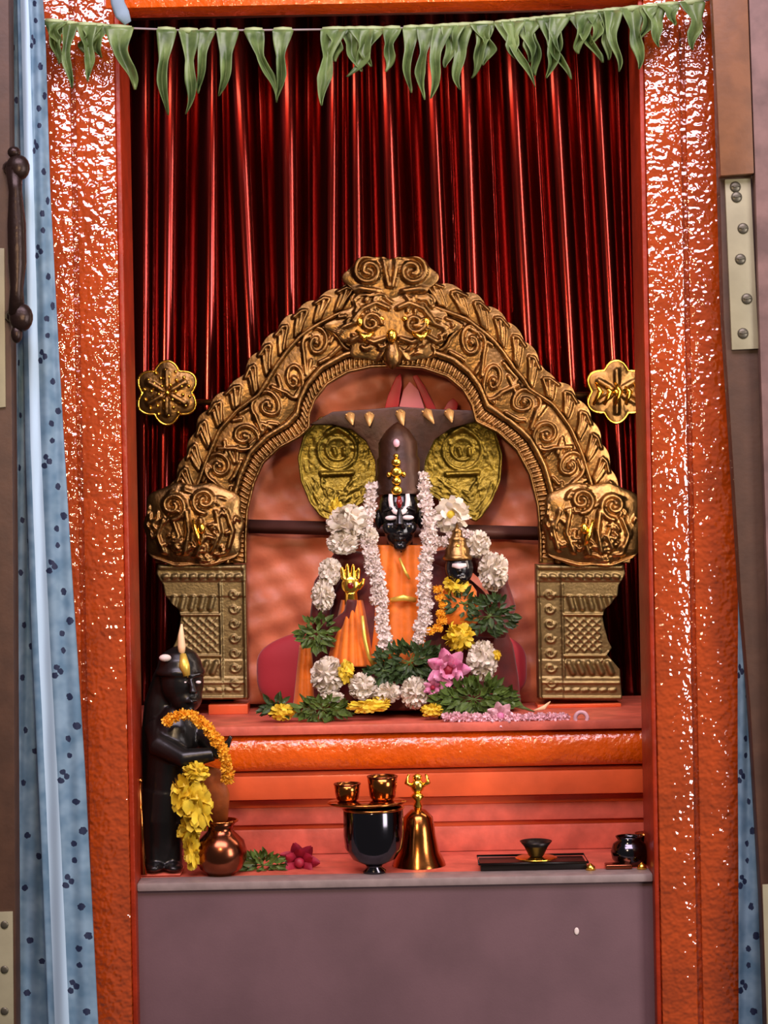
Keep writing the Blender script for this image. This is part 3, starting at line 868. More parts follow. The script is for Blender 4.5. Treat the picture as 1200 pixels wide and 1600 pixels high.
# left saffron skirt end below the gilded hand
m = MB()
m.grid(lambda u, v: front(u, v, 512, 588, 938, 1042, .064, .076, 5, .62), 40, 70)
o = m.build('sash_end', M['saffron'], idol, fix=False); sd = o.modifiers.new('thick', 'SOLIDIFY'); sd.thickness = .003
m = MB(); m.grid(lambda u, v: front(u, v, 460, 494, 1008, 1104, .03, .045, 2, .6), 20, 24)
o = m.build('sash_end', M['saffron'], idol, fix=False); sd = o.modifiers.new('thick', 'SOLIDIFY'); sd.thickness = .003
# gold trims
m = MB()
m.tube([P(566, 962, YI-.082), P(570, 1000, YI-.084), P(576, 1026, YI-.084), P(588, 1044, YI-.080)], [.003, .0035, .003, .005], 8, flat=.6)
m.build('gold_trim', M['goldpaint'], idol); m = MB()
m.tube([P(624, 872, YI-.052), P(634, 895, YI-.056), P(640, 905, YI-.056)], [.002, .003, .002], 8, flat=.6)
m.build('gold_trim', M['goldpaint'], idol); m = MB()
m.tube([P(610, 938, YI-.062), P(630, 934, YI-.064), P(650, 938, YI-.062)], [.004, .006, .004], 8, flat=.6)
m.build('gold_trim', M['goldpaint'], idol)
# head
hc = P(624, 808, YI-.022); kI = K(YI)
m = MB()
m.ball(hc + Vector((0, .004, .012)), .036, .038, .046, 28)
m.ball(hc + Vector((0, -.010, -.022)), .027, .026, .034, 24)          # jaw
m.ball(hc + Vector((0, -.024, -.050)), .012, .010, .009, 16)          # chin
m.tube([hc + Vector((0, -.032, .018)), hc + Vector((0, -.040, .002)), hc + Vector((0, -.046, -.014))], [.004, .0055, .0075], 12)  # nose
for s in (-1, 1):
    m.ball(hc + Vector((s*.006, -.038, -.016)), .0045, .005, .004, 10)
    m.ball(hc + Vector((s*.018, -.024, -.018)), .012, .010, .013, 14)  # cheeks
    m.tube([hc + Vector((s*.006, -.033, .012)), hc + Vector((s*.016, -.034, .016)), hc + Vector((s*.028, -.026, .010))], [.003, .0035, .002], 8)
    m.ball(hc + Vector((s*.037, .0, -.004)), .006, .010, .018, 12)     # ears
m.tube([hc + Vector((-.011, -.032, -.031)), hc + Vector((0, -.038, -.030)), hc + Vector((.011, -.032, -.031))], [.002, .0042, .002], 10)
m.tube([hc + Vector((-.009, -.032, -.037)), hc + Vector((0, -.037, -.038)), hc + Vector((.009, -.032, -.037))], [.002, .0045, .002], 10)
m.tube([hc + Vector((0, .008, -.03)), hc + Vector((0, .010, -.085))], [.022, .026], 20)   # neck
m.ball(hc + Vector((0, .014, -.083)), .055, .03, .026, 20)
o = m.build('head', M['blackstone'], idol); remesh(o, .0014, 3)
for s in (-1, 1):
    e = MB(); e.ball(hc + Vector((s*.0145, -.0345, -.001)), .0105, .004, .0042, 14); ee = e.build('eye', M['sandal'], o)
    
# forehead mark: U of sandal paste with red centre
m = MB()
ux = [(-.0145, .040), (-.0150, .030), (-.0135, .018), (-.008, .010), (0, .007), (.008, .010), (.0135, .018), (.0150, .030), (.0145, .040)]
m.tube([hc + Vector((x, -.0375 + abs(x)*.25 + (z-.01)*.12, z)) for x, z in ux], [.0035, .0042, .0042, .0045, .006, .0045, .0042, .0042, .0035], 10, flat=.5)
m.build('forehead_mark', M['sandal'], idol)
m = MB(); m.tube([hc + Vector((0, -.033, .036)), hc + Vector((0, -.0365, .026)), hc + Vector((0, -.038, .016))], [.003, .0055, .003], 10, flat=.5)
m.build('red_mark', M['ruby'], idol)
# crown
m = MB(); cc = hc + Vector((0, .006, .040))
m.lathe([(.041, 0), (.042, .008), (.039, .012), (.040, .030), (.037, .034), (.038, .060), (.034, .066), (.034, .090), (.028, .100), (.020, .112), (.008, .122), (.001, .126)], cc, 36, sy=.85)
cr = m.build('crown', M['hood_dark'], idol, sharp=50)
m = MB()
for z, r in ((.006, .010), (.0225, .0085), (.038, .0105), (.055, .0085), (.066, .005)):
    m.ball(cc + Vector((-.004, -.036, z)), r, .006, r*.85, 16)
for s in (-1, 1): m.ball(cc + Vector((-.004+s*.013, -.034, .034)), .004, .004, .005, 10)
m.build('crown_jewel', M['gold'], cr)
m = MB(); m.ball(cc + Vector((-.003, -.036, .088)), .006, .004, .0075, 8); m.build('crown_gem', M['lilac'], cr)
# raised gilded hand (palm out)
hcx = P(548, 914, YI-.066)
m = MB()
m.ball(hcx, .0165, .008, .017, 18)
m.tube([hcx + Vector((0, .004, -.012)), hcx + Vector((.001, .012, -.040))], [.011, .013], 14)
for k, (dx, ln, sp) in enumerate([(-.0125, .022, -.10), (-.0045, .027, -.03), (.0040, .026, .04), (.0120, .020, .12)]):
    b0 = hcx + Vector((dx, -.001, .010)); t = Vector((sp, -.06, 1)).normalized()
    m.tube([b0, b0 + t*ln*.5 + Vector((0, .0008, 0)), b0 + t*ln*.85, b0 + t*ln], [.0042, .0040, .0034, .0020], 10)
b0 = hcx + Vector((.013, -.002, -.006))
m.tube([b0, b0 + Vector((.007, -.003, .008)), b0 + Vector((.010, -.004, .017))], [.0050, .0042, .0024], 10)
o = m.build('raised_hand', M['gold'], idol); remesh(o, .0009, 2)
m = MB(); m.ball(hcx + Vector((0, -.0085, -.001)), .0055, .0015, .0055, 10); m.build('palm_mark', M['ruby'], o)

# small attendant goddess idol held at the right side
sm = empty('small_idol', P(718, 960, .31), 'small dark faced idol with conical gold crown in front of the deity right shoulder', 'idol')
c = P(717, 888, .30)
m = MB()
m.ball(c, .025, .022, .030, 22); m.ball(c + Vector((0, -.010, -.016)), .015, .013, .014, 14)
m.tube([c + Vector((0, -.019, .008)), c + Vector((0, -.026, -.006))], [.003, .0045], 8)
m.tube([c + Vector((-.006, -.021, -.016)), c + Vector((0, -.024, -.016)), c + Vector((.006, -.021, -.016))], [.0014, .0028, .0014], 8)
m.tube([c + Vector((0, 0, -.02)), c + Vector((0, .004, -.045))], [.012, .014], 12)
o = m.build('head', M['blackstone'], sm); remesh(o, .0014, 2)
m = MB(); m.lathe([(.0245, 0), (.0262, .004), (.0235, .008), (.0215, .010), (.0205, .020), (.0175, .023), (.0150, .034), (.0165, .037), (.0105, .040), (.0085, .048), (.0100, .050), (.004, .054), (.001, .064)], c + Vector((-.002, .002, .014)), 24)
cr = m.build('crown', M['brass'], sm)
m = MB()
for z, r in ((.022, .006), (.034, .0045)): m.ball(c + Vector((-.002, -.016+z*.1, z+.004)), r, .004, r, 10)
m.build('crown_jewel', M['gold'], cr)
m = MB(); m.tube([c + Vector((-.012, -.021, .006)), c + Vector((0, -.026, .004)), c + Vector((.012, -.021, .006))], [.003, .0055, .003], 8, flat=.5); m.build('forehead_mark', M['sandal'], sm)
m = MB(); m.lathe([(.036, -.095), (.034, -.075), (.030, -.055), (.030, -.040), (.022, -.028), (.010, -.024)], c + Vector((0, .005, 0)), 28, sy=.7)
m.build('robe', M['saffron'], sm)
# ------------------------------------------------------------------ flowers, leaves, garlands
def petal_ball(m, c, r, n, pl, pw, seed, flat=.7, front=True):
    rr = random.Random(seed)
    m.ball(c, r*.7, r*.7*flat, r*.7, 12)
    ga = PI*(3-math.sqrt(5))
    for k in range(n):
        z = 1-2*(k+.5)/n; a = ga*k; s = math.sqrt(1-z*z)
        d = Vector((s*math.cos(a), s*math.sin(a)*flat, z)).normalized()
        if d.y > .55: continue
        t = d.cross(Vector((rr.uniform(-1, 1), rr.uniform(-1, 1), rr.uniform(-1, 1)))).normalized(); b = d.cross(t)
        l = pl*r*rr.uniform(.8, 1.15); w = pw*r*rr.uniform(.8, 1.2); o = Vector(c) + Vector((d.x, d.y, d.z))*r*.5
        curl = t*l*rr.uniform(.1, .5)
        p = [o - b*w*.4, o + b*w*.4, o + d*l*.55 + b*w + curl*.4, o + d*l*.55 - b*w + curl*.4, o + d*l*.95 + curl + b*w*.5, o + d*l*.95 + curl - b*w*.5, o + d*l*.55 + curl*.4 - t*w*.3]
        m.add(p, [(0, 1, 2, 6), (0, 6, 3), (6, 2, 4), (6, 4, 5), (6, 5, 3)])
FCOUNT = [0]
def flower(name, px, py, Y, r, mt, label, cat='flower', group=None, sx=1.0, sz=1.0, n=70, pl=.62, pw=.22, centre=None, rot=0.0):
    FCOUNT[0] += 1
    c = P(px, py, Y); m = MB(); petal_ball(m, (0, 0, 0), r/1000.*K(Y)*1000, n, pl, pw, FCOUNT[0])
    R = Matrix.Rotation(rot, 4, 'Y') @ Matrix.Diagonal((sx, 1, sz, 1))
    m.v = [tuple(R @ Vector(v)) for v in m.v]
    if centre is None:
        o = m.build(name, M[mt], None, fix=False); o.location = c
        return tag(o, label, cat, group)
    e = empty(name, c, label, cat, group)
    m.v = [tuple(Vector(v) + c) for v in m.v]
    m.build('petals', M[mt], e, fix=False)
    q = MB(); rr = r/1000.
    q.ball(c + Vector((0, -rr*.62, 0)), rr*.3, rr*.2, rr*.3, 12); q.build('flower_centre', M[centre], e)
    return e
WG = 'white chrysanthemums pinned round the idol'
Yf = YI-.075
whites = [
    (546, 818, .325, 40, 1.0, .82, 'large white chrysanthemum on the idol left shoulder, biggest of the white blooms'),
    (536, 848, .310, 26, 1.1, .8, 'white chrysanthemum tucked just below the biggest shoulder bloom'),
    (577, 838, .305, 16, 1.0, 1.1, 'small white bloom between the shoulder bloom and black neck'),
    (516, 893, .312, 23, .9, 1.05, 'white bloom beside the gilded raised hand, upper of two'),
    (505, 930, .305, 24, .85, 1.15, 'white bloom above the green leaves by the gilded hand, lower of two'),
    (745, 850, .320, 24, 1.0, 1.0, 'white bloom right of the small gold crown'),
    (771, 893, .312, 31, .85, 1.1, 'tall white bloom on the idol right upper arm'),
    (512, 1056, .285, 33, .92, 1.0, 'round white bloom at lower left knee of the idol'),
    (566, 1072, .272, 24, 1.0, 1.0, 'white bloom in the lower row right of the yellow tuft'),
    (604, 1082, .270, 21, 1.2, .9, 'white bloom in the lower row beneath the tulsi heap'),
    (648, 1082, .270, 25, 1.0, 1.15, 'white bloom in the lower row left of the pink lotus'),
    (754, 1032, .282, 32, .85, 1.1, 'white bloom right of the pink lotus with a gold speck'),
    (518, 1090, .268, 16, 1.4, .7, 'small flattened white bloom under the round knee bloom'),
]
for k, (x, y, Y, r, sx, sz, lab) in enumerate(whites):
    flower('white_chrysanthemum', x, y, Y, r, 'white', lab, 'flower', WG, sx, sz, n=230, pl=.42, pw=.17)
flower('cream_rose', 704, 804, .325, 24, 'white', 'cream flower with yellow centre below the right hood lobe', 'flower', None, 1.1, 1.0, n=60, pl=.7, pw=.3, centre='yellow')
YG = 'yellow blossoms round the idol'
yel = [(541, 1050, .270, 15, .8, 1.2, 'yellow tuft beside the round white knee bloom'),
       (718, 994, .285, 24, 1.0, .95, 'large yellow blossom above the pink lotus'),
       (712, 915, .290, 17, 1.1, 1.0, 'yellow blossom under the chin of the small idol'),
       (441, 1113, .25, 16, 1.3, .8, 'lone yellow blossom at the far left of the altar top'),
       (675, 1110, .24, 13, 1.3, .8, 'small yellow blossom on the altar below the lower white row'),
       (574, 1104, .245, 14, 2.3, .7, 'broad yellow blossom spread along the altar edge'),
       (595, 1096, .262, 10, 1.4, .9, 'little yellow blossom right above the broad one on the edge'),
       (525, 800, .335, 14, .8, 1.5, 'yellow petals peeping out left of the big shoulder bloom'),
       (776, 1024, .268, 7, 1, 1.2, 'tiny yellow bud at the right rim of the white bloom')]
for x, y, Y, r, sx, sz, lab in yel: flower('yellow_blossom', x, y, Y, r, 'yellow', lab, 'flower', YG, sx, sz, n=70, pl=.6, pw=.24)
# pink lotus
def lotus(name, px, py, Y, r, mt, label, inner='magenta', rows=3, tilt=0.3):
    c = P(px, py, Y); e = empty(name, c, label, 'flower')
    m = MB(); k0 = r/1000.
    for ring in range(rows):
        nn = 7 - ring
        for k in range(nn):
            a = 2*PI*k/nn + ring*.5; op = .95 - .3*ring
            d = Vector((math.cos(a)*op, -(1-op*.8), math.sin(a)*op)).normalized(); t = Vector((-math.sin(a), 0, math.cos(a))); nrm = d.cross(t)
            L = k0*(1.15 - .2*ring)
            pts = []
            for u in range(6):
                s = u/5.0; wd = k0*.36*math.sin(PI*min(.97, .12+s*.86))**.8
                for v in range(5):
                    q = v/4*2-1
                    pts.append(c + d*L*s + t*q*wd + Vector((0, -1, 0))*(k0*.25*s*s) - nrm*(q*q)*k0*.12)
            fs = [(u*5+v, u*5+v+1, (u+1)*5+v+1, (u+1)*5+v) for u in range(5) for v in range(4)]
            m.add(pts, fs)
    o = m.build('petals', M[mt], e, fix=False)
    q = MB(); q.ball(c + Vector((0, -k0*.35, 0)), k0*.28, k0*.25, k0*.28, 12); q.build('flower_centre', M[inner], e)
lotus('pink_lotus', 700, 1046, .262, 34, 'pink', 'open pink lotus in the idol lap between green leaves and white bloom')
lotus('pink_blossom', 676, 1074, .258, 15, 'pink', 'small pink blossom hanging just below the pink lotus', rows=2)
lotus('pink_blossom', 782, 1118, .215, 22, 'lilac', 'pale pink blossom resting on the altar edge right of the tulsi', inner='pink', rows=2)
lotus('magenta_blossom', 468, 1346, .13, 30, 'magenta', 'dark magenta flower on the grey ledge right of the copper pot', inner='magenta', rows=2)

def leaf_bunch(name, px, py, Y, rx, ry, n, mt, label, seed, ll=16, group='heaps of tulsi leaves', stems=True):
    rr = random.Random(seed); c = P(px, py, Y); m = MB(); k0 = K(Y)
    for k in range(n):
        a = rr.uniform(0, 2*PI); q = math.sqrt(rr.uniform(0, 1))
        p = c + Vector((rx*q*math.cos(a)*k0, rr.uniform(-.014, .010)*(1-q*.5), ry*q*math.sin(a)*k0))
        d = Vector((math.cos(a)+rr.uniform(-.7, .7), rr.uniform(-.8, .2), math.sin(a)*.7+rr.uniform(-.5, .5))).normalized()
        up = Vector((rr.uniform(-.4, .4), -1, rr.uniform(-.2, .9))).normalized(); t = d.cross(up).normalized(); nn = t.cross(d)
        L = ll*rr.uniform(.7, 1.3)*k0; w = L*.24
        pts = [p, p + d*L*.3 + t*w*.9, p + d*L*.6 + t*w*.8, p + d*L, p + d*L*.6 - t*w*.8, p + d*L*.3 - t*w*.9, p + d*L*.3 - nn*w*.45, p + d*L*.6 - nn*w*.35]
        m.add(pts, [(0, 1, 6), (0, 6, 5), (1, 2, 7, 6), (6, 7, 4, 5), (2, 3, 7), (7, 3, 4)])
    m.v = [(x, y, max(z, (zt if y > .2 else zl)+.001)) for x, y, z in m.v]
    if not stems:
        return tag(m.build(name, M[mt], None, origin=c, fix=False, smooth=False), label, 'leaves', group)
    e = empty(name, c, label, 'leaves', group)
    m.build('leaves', M[mt], e, fix=False, smooth=False)
    s = MB()
    for k in range(5):
        a = rr.uniform(0, 2*PI); s.tube([c + Vector((rx*.8*math.cos(a)*k0, .004, ry*.6*math.sin(a)*k0)), c + Vector((0, -.004, 0)), c + Vector((rx*.6*math.cos(a+2.6)*k0, .002, ry*.5*math.sin(a+2.6)*k0))], .0011, 6)
    s.v = [(x, y, max(z, (zt if y > .2 else zl)+.001)) for x, y, z in s.v]
    s.build('stems', M['tulsi'], e)
leaf_bunch('tulsi_bunch', 495, 987, .295, 24, 22, 90, 'tulsi', 'green tulsi bunch on the idol left elbow beside the saffron sash', 1)
leaf_bunch('tulsi_bunch', 765, 962, .290, 36, 26, 120, 'tulsi_dark', 'green tulsi bunch on the idol right forearm', 2)
leaf_bunch('tulsi_bunch', 725, 942, .285, 24, 14, 50, 'tulsi_dark', 'small dark green tulsi tuft below the small idol', 3)
leaf_bunch('tulsi_bunch', 640, 1034, .276, 50, 25, 220, 'tulsi_dark', 'dark green tulsi heap in the middle of the idol lap', 4)
leaf_bunch('tulsi_bunch', 600, 1048, .276, 22, 14, 60, 'tulsi_dark', 'loose green leaves left of the central tulsi heap', 9)
leaf_bunch('tulsi_bunch', 740, 1092, .250, 58, 22, 240, 'tulsi', 'broad green tulsi heap on the altar below the pink lotus', 5, ll=20)
leaf_bunch('tulsi_bunch', 505, 1108, .250, 38, 13, 110, 'tulsi', 'green leaves lying on the altar at the idol left foot', 6)
leaf_bunch('tulsi_bunch', 432, 1103, .256, 22, 9, 40, 'tulsi_dark', 'few leaves behind the lone yellow blossom at far left', 7)
leaf_bunch('tulsi_bunch', 412, 1351, .115, 30, 12, 90, 'tulsi', 'green leaf heap on the grey ledge beside the copper pot', 8)
# long stems sweeping right from broad heap
m = MB()
m.tube([P(770, 1076, .25), P(800, 1100, .246), P(835, 1112, .244)], [.004, .005, .001], 8, flat=.5)
tag(m.build('long_leaf', M['leaf'], origin=P(800, 1100, .25)), 'long pale green leaf blade pointing right from the tulsi heap', 'leaf')
m = MB(); m.tube([P(834, 1110, .242), P(850, 1106, .245), P(860, 1096, .252)], [.0008, .004, .0008], 8, flat=.4)
tag(m.build('dry_leaf', M['candle'], origin=P(845, 1108, .24)), 'thin dry leaf curled beside the right pilaster foot', 'leaf')
m = MB(); m.tube([P(468, 1084, .29), P(480, 1098, .27), P(494, 1114, .235)], [.001, .005, .001], 8, flat=.4)
tag(m.build('long_leaf', M['leaf'], origin=P(480, 1100, .27)), 'long olive leaf blade slanting at the idol left foot', 'leaf')

# jasmine garlands
def garland(name, pts, Y, r, step, mt, label, group=None, thread='thread', jitter=.25):
    e = empty(name, P(*pts[0], Y[0]), label, 'garland', group)
    L = resample(pts, 200); d = np.r_[0, np.cumsum(np.hypot(*np.diff(L, axis=0).T))]
    Yt = lambda t: float(np.interp(t, np.linspace(0, 1, len(Y)), Y))
    s = MB(); s.tube([P(L[i][0], L[i][1], Yt(i/199.)+.003) for i in range(0, 200, 8)], .0018, 6); s.build('thread', M[thread], e)
    rr = random.Random(len(pts)*7+int(pts[0][0])); t = 0
    protos = []
    for q in range(3):
        b = MB()
        petal_ball(b, (0, 0, 0), r/1000., 34, .8, .3, q+int(pts[0][0])); protos.append(b.mesh('blossom', True, False)); protos[-1].materials.append(M[mt])
    while t < d[-1]:
        x = np.interp(t, d, L[:, 0]); y = np.interp(t, d, L[:, 1])
        for side in (-1, 1):
            p = P(x + side*r*.32 + rr.uniform(-1, 1)*r*jitter, y + rr.uniform(-1, 1)*r*jitter, Yt(t/d[-1]))
            o = bpy.data.objects.new('blossom', protos[rr.randrange(3)]); C.objects.link(o); o.parent = e
            o.location = p - world(e); o.rotation_euler = (rr.uniform(-.5, .5), rr.uniform(0, 6), rr.uniform(-.5, .5))
        t += step
    return e
JG = 'white jasmine strands hanging from the idol crown'
garland('jasmine_garland', [(584, 762), (578, 790), (572, 812), (578, 850), (590, 890), (597, 930), (598, 980), (606, 1020)], [.345, .320, .302, .296, .292, .288, .284, .280], 8.5, 14, 'jasmine',
        'white jasmine strand hanging on the left of the idol face down to lap', JG)
garland('jasmine_garland', [(658, 748), (666, 780), (670, 812), (670, 850), (664, 890), (664, 930), (662, 970), (652, 1004)], [.345, .325, .305, .296, .290, .286, .284, .280], 9, 14, 'jasmine',
        'white jasmine strand hanging on the right of the idol face down to lap', JG)
garland('jasmine_garland', [(668, 838), (690, 848), (712, 834), (738, 836)], [.30, .302, .306, .312], 8, 14, 'jasmine',
        'short white jasmine swag from strand toward the small gold crown', JG)
garland('jasmine_garland', [(570, 850), (580, 880), (590, 920), (588, 950)], [.302, .294, .290, .288], 8, 15, 'jasmine', 'short inner jasmine strand beside the gilded hand', JG)
garland('bead_garland', [(672, 985), (690, 978), (690, 960), (692, 940), (684, 920)], [.285, .283, .283, .285, .288], 6, 13, 'marigold', 'orange bead garland looping by the small idol', None)
garland('petal_garland', [(700, 1121), (740, 1122), (770, 1123), (810, 1122), (850, 1122), (886, 1122)], [.212, .210, .209, .209, .209, .210], 7, 9, 'lilac', 'pale pink petal garland lying along the altar front edge', None)
m = MB(); c = P(908, 1122, .206)
m.tube([c + Vector((.010*math.cos(2*PI*k/24), -.002, .010*math.sin(2*PI*k/24))) for k in range(25)], .0035, 8, cap=False)
tag(m.build('petal_ring', M['lilac'], origin=c), 'small pink ring of petals at right end of altar edge garland', 'flower')

# ------------------------------------------------------------------ black attendant figure at left
att = empty('attendant_figure', P(285, 1366, .12), 'black stone attendant figure with clasped hands beside the left post', 'statue')
YA = .12
q = lambda a, b, Y=YA: P(a, b, Y)
m = MB()
# head with snout, headdress
m.ball(q(284, 1066), .036, .038, .042, 28)
m.ball(q(290, 1090, YA-.008), .027, .028, .026, 22)
m.ball(q(294, 1108, YA-.020), .012, .012, .009, 14)
m.tube([q(298, 1062, YA-.034), q(301, 1074, YA-.040), q(302, 1084, YA-.044)], [.004, .005, .0075], 12)
m.tube([q(288, 1096, YA-.034), q(299, 1096, YA-.038), q(310, 1095, YA-.030)], [.002, .0045, .002], 10)
m.tube([q(280, 1056, YA-.032), q(290, 1053, YA-.037), q(300, 1057, YA-.035), q(312, 1053, YA-.033), q(319, 1058, YA-.022)], [.002, .0035, .003, .0035, .002], 8)
m.lathe([(.040, -.010), (.041, -.004), (.037, .002), (.034, .014), (.026, .026), (.012, .034), (.001, .037)], tuple(q(281, 1044)), 28)
m.ball(q(250, 1076, YA), .007, .012, .017, 12)
m.ball(q(248, 1098, YA), .006, .007, .008, 12)
# neck, torso
m.tube([q(278, 1105), q(276, 1130), q(272, 1160), q(266, 1205), q(262, 1250)], [.022, .036, .046, .040, .038], 24)
m.tube([q(262, 1052, YA+.014), q(254, 1100, YA+.018), q(248, 1160, YA+.018), q(248, 1240, YA+.014), q(248, 1330, YA+.01)], [.022, .030, .030, .028, .022], 20)
# shoulders and arms reaching forward to clasped hands
m.tube([q(245, 1135), q(250, 1165, YA-.03), q(290, 1186, YA-.055), q(335, 1178, YA-.058)], [.020, .021, .017, .011], 16)
m.tube([q(305, 1140, YA+.01), q(330, 1160, YA-.02), q(340, 1178, YA-.05)], [.020, .017, .011], 16)
# skirt / legs
m.tube([q(262, 1235), q(258, 1280), q(254, 1320), q(252, 1345)], [.040, .041, .034, .032], 24)
m.tube([q(246, 1300, YA-.015), q(244, 1350, YA-.018)], [.018, .016], 14)
m.tube([q(268, 1300, YA-.01), q(270, 1350, YA-.014)], [.018, .016], 14)
m.ball(q(242, 1354, YA-.03), .015, .024, .008, 14); m.ball(q(272, 1354, YA-.028), .015, .024, .008, 14)
o = m.build('body', M['blackoil'], att); remesh(o, .0022, 5)
# hands: five fingers each pressed together
m = MB()
for s in (-1, 1):
    hb = q(336, 1178, YA-.058 + s*.006)
    m.ball(hb + Vector((.006, 0, .004)), .012, .006, .011, 12)
    for k in range(4):
        b0 = hb + Vector((.008 + k*.001, s*.001, -.004 + k*.0052)); L = (.016, .020, .021, .018)[k]
        m.tube([b0, b0 + Vector((L*.6, 0, L*.5)), b0 + Vector((L*.8, 0, L*.95))], [.0034, .0031, .0020], 8)
    b0 = hb + Vector((0, s*.002, .010)); m.tube([b0, b0 + Vector((.002, s*.001, .009)), b0 + Vector((.006, 0, .016))], [.0042, .0036, .0022], 8)
h = m.build('clasped_hands', M['blackoil'], att); remesh(h, .0012, 2)
for s in (-1, 1):
    e = MB(); e.ball(P(299+s*11, 1066, YA-.0345), .0045, .0022, .0026, 10); e.build('eye', M['sandal'], att)
m = MB(); cpt = P(252, 1357, YA); m.box(cpt.x-.030, cpt.x+.036, YA-.045, YA+.04, zl+.0005, cpt.z-.001, .002); m.build('plinth', M['step_pink'], att, sharp=50)
m = MB(); m.tube([P(310, 1205, YA-.03), P(328, 1215, YA-.03), P(338, 1245, YA-.02), P(340, 1290, YA-.01)], [.012, .024, .022, .016], 16, flat=.4)
m.build('loincloth', mat('brown_orange_cloth', (150, 74, 24), rough=.6, bump=.4, bscale=40, var=.3, vscale=30), att)
# garland over its arm
m_g = garland('marigold_garland', [(262, 1128), (276, 1118), (296, 1116), (314, 1128), (332, 1146), (346, 1168), (355, 1192), (356, 1220)], [YA-.055, YA-.062, YA-.066, YA-.070, YA-.072, YA-.070, YA-.060, YA-.045], 7, 9, 'marigold',
        'yellow marigold garland draped over the black attendant figure shoulders', None)
ATT = 'yellow flowers tied in front of the attendant figure'
for x, y, r, sx, sz, lab in [(306, 1206, 16, 1.1, .8, 'pale yellow bloom topmost in the bouquet before the black figure'),
                             (288, 1242, 20, .9, 1.5, 'yellow bloom second from top, left side of the bouquet before the figure'),
                             (308, 1262, 24, .9, 1.4, 'largest yellow bloom in the middle of the bouquet before the figure'),
                             (296, 1298, 16, 1.0, 1.2, 'yellow bloom below the largest one in the bouquet'),
                             (300, 1330, 14, .8, 1.7, 'lowest yellow bloom touching the copper pot')]:
    flower('yellow_bloom', x, y, YA-.075 if y < 1290 else YA-.06, r, 'yellow', lab, 'flower', ATT, sx, sz, n=60, pl=.75, pw=.34)
# bud spike on head
e = empty('flower_bud_sprig', P(288, 1030, YA-.02), 'cream and orange flower bud sprig standing on the black figure head', 'flower')
m = MB(); m.tube([P(284, 1022, YA-.02), P(284, 1010, YA-.02), P(283, 992, YA-.02), P(284, 975, YA-.02)], [.005, .0065, .005, .0015], 10); m.build('bud', M['candle'], e)
m = MB(); m.tube([P(286, 1022, YA-.03), P(288, 1040, YA-.036), P(292, 1056, YA-.036)], [.005, .009, .006], 10)
m.tube([P(292, 1056, YA-.036), P(304, 1054, YA-.03)], [.003, .002], 8); m.build('calyx', M['goldpaint'], e)
m = MB(); m.ball(P(258, 1028, YA-.030), .010, .007, .006, 12); m.build('petal', M['jasmine'], e)
# thin rod standing in for the reflection edge of a brass lamp
m = MB(); m.tube([P(219, 1222, .075), P(221, 1290, .075), P(225, 1366, .075)], [.0022, .0040, .0052], 10); m.ball(P(219, 1220, .075), .005)
tag(m.build('lamp_edge_glint', M['bronze'], origin=P(225, 1366, .075)), 'thin bright stick standing in for a lamp edge reflection at the left post', 'stick')

# ------------------------------------------------------------------ vessels on the ledge
def vessel(name, px, Y, prof, mt, label, n=40, parts=(), cat='pot', sy=1.0, base=0.0):
    c = P(px, 1366, Y); c.z = zl + base
    e = empty(name, c, label, cat)
    m = MB(); m.lathe(prof, c, n, sy=sy, cap=True); m.build('body', M[mt], e)
    return e, c
# copper pot
k = .001
def hollow(out, t=.0016):
    """closed thin walled profile from outer profile (r,z) list"""
    inn = [(max(.0008, r-t), z+(.0 if i else t)) for i, (r, z) in enumerate(out)]
    return out + inn[::-1]
e, c = vessel('copper_pot', 346, .085, hollow([(.001, 0), (.022, 0), (.024, .003), (.034, .010), (.041, .024), (.042, .038), (.037, .054), (.027, .064), (.021, .070), (.020, .077), (.027, .086)]), 'copper', 'round brown copper water pot on the ledge before the black figure')
m = MB(); m.tube([c + Vector((.027*math.cos(2*PI*j/40), .027*math.sin(2*PI*j/40), .086)) for j in range(41)], .002, 8, cap=False); m.build('rim', M['bronze'], e)
# dark steel vessel on a foot
e, c = vessel('steel_vessel', 585, .075, hollow([(.001, 0), (.018, 0), (.019, .004), (.012, .009), (.014, .013), (.034, .022), (.046, .040), (.0485, .062), (.048, .100), (.047, .103)]), 'steel', 'dark polished steel vessel on a foot in the middle of the ledge', cat='vessel')
m = MB(); m.tube([c + Vector((.0475*math.cos(2*PI*j/48), .0475*math.sin(2*PI*j/48), .1035)) for j in range(49)], .0024, 8, cap=False); m.build('rim', M['bronze'], e)
m = MB(); m.lathe([(.001, .0), (.046, .0), (.060, .004), (.064, .007), (.060, .009), (.001, .009)], c + Vector((-.010, 0, .1062)), 40, sy=.8);  # flat lid of the steel vessel, built as its own object
tag(m.build('bronze_lid', M['bronze'], origin=c+Vector((0, 0, .1062))), 'flat bronze lid lying on top of the steel vessel', 'lid')
zc = c.z + .1156
def cup(px, r, h, lab, Y=.075):
    cc = P(px, 1250, Y); cc.z = zc
    e = empty('bronze_cup', cc, lab, 'cup', 'bronze cups on the steel vessel')
    m = MB(); m.lathe(hollow([(.001, 0), (r*.7, 0), (r*.85, h*.15), (r*.95, h*.6), (r, h)]), cc, 30); m.build('body', M['bronze'], e)
    m = MB(); m.tube([cc + Vector((r*math.cos(2*PI*j/30), r*math.sin(2*PI*j/30), h)) for j in range(31)], .0012, 6, cap=False); m.build('rim', M['copper'], e)
cup(543, .021, .027, 'short bronze cup at the left on top of the steel vessel')
cup(598, .024, .038, 'taller bronze cup at the right on top of the steel vessel')
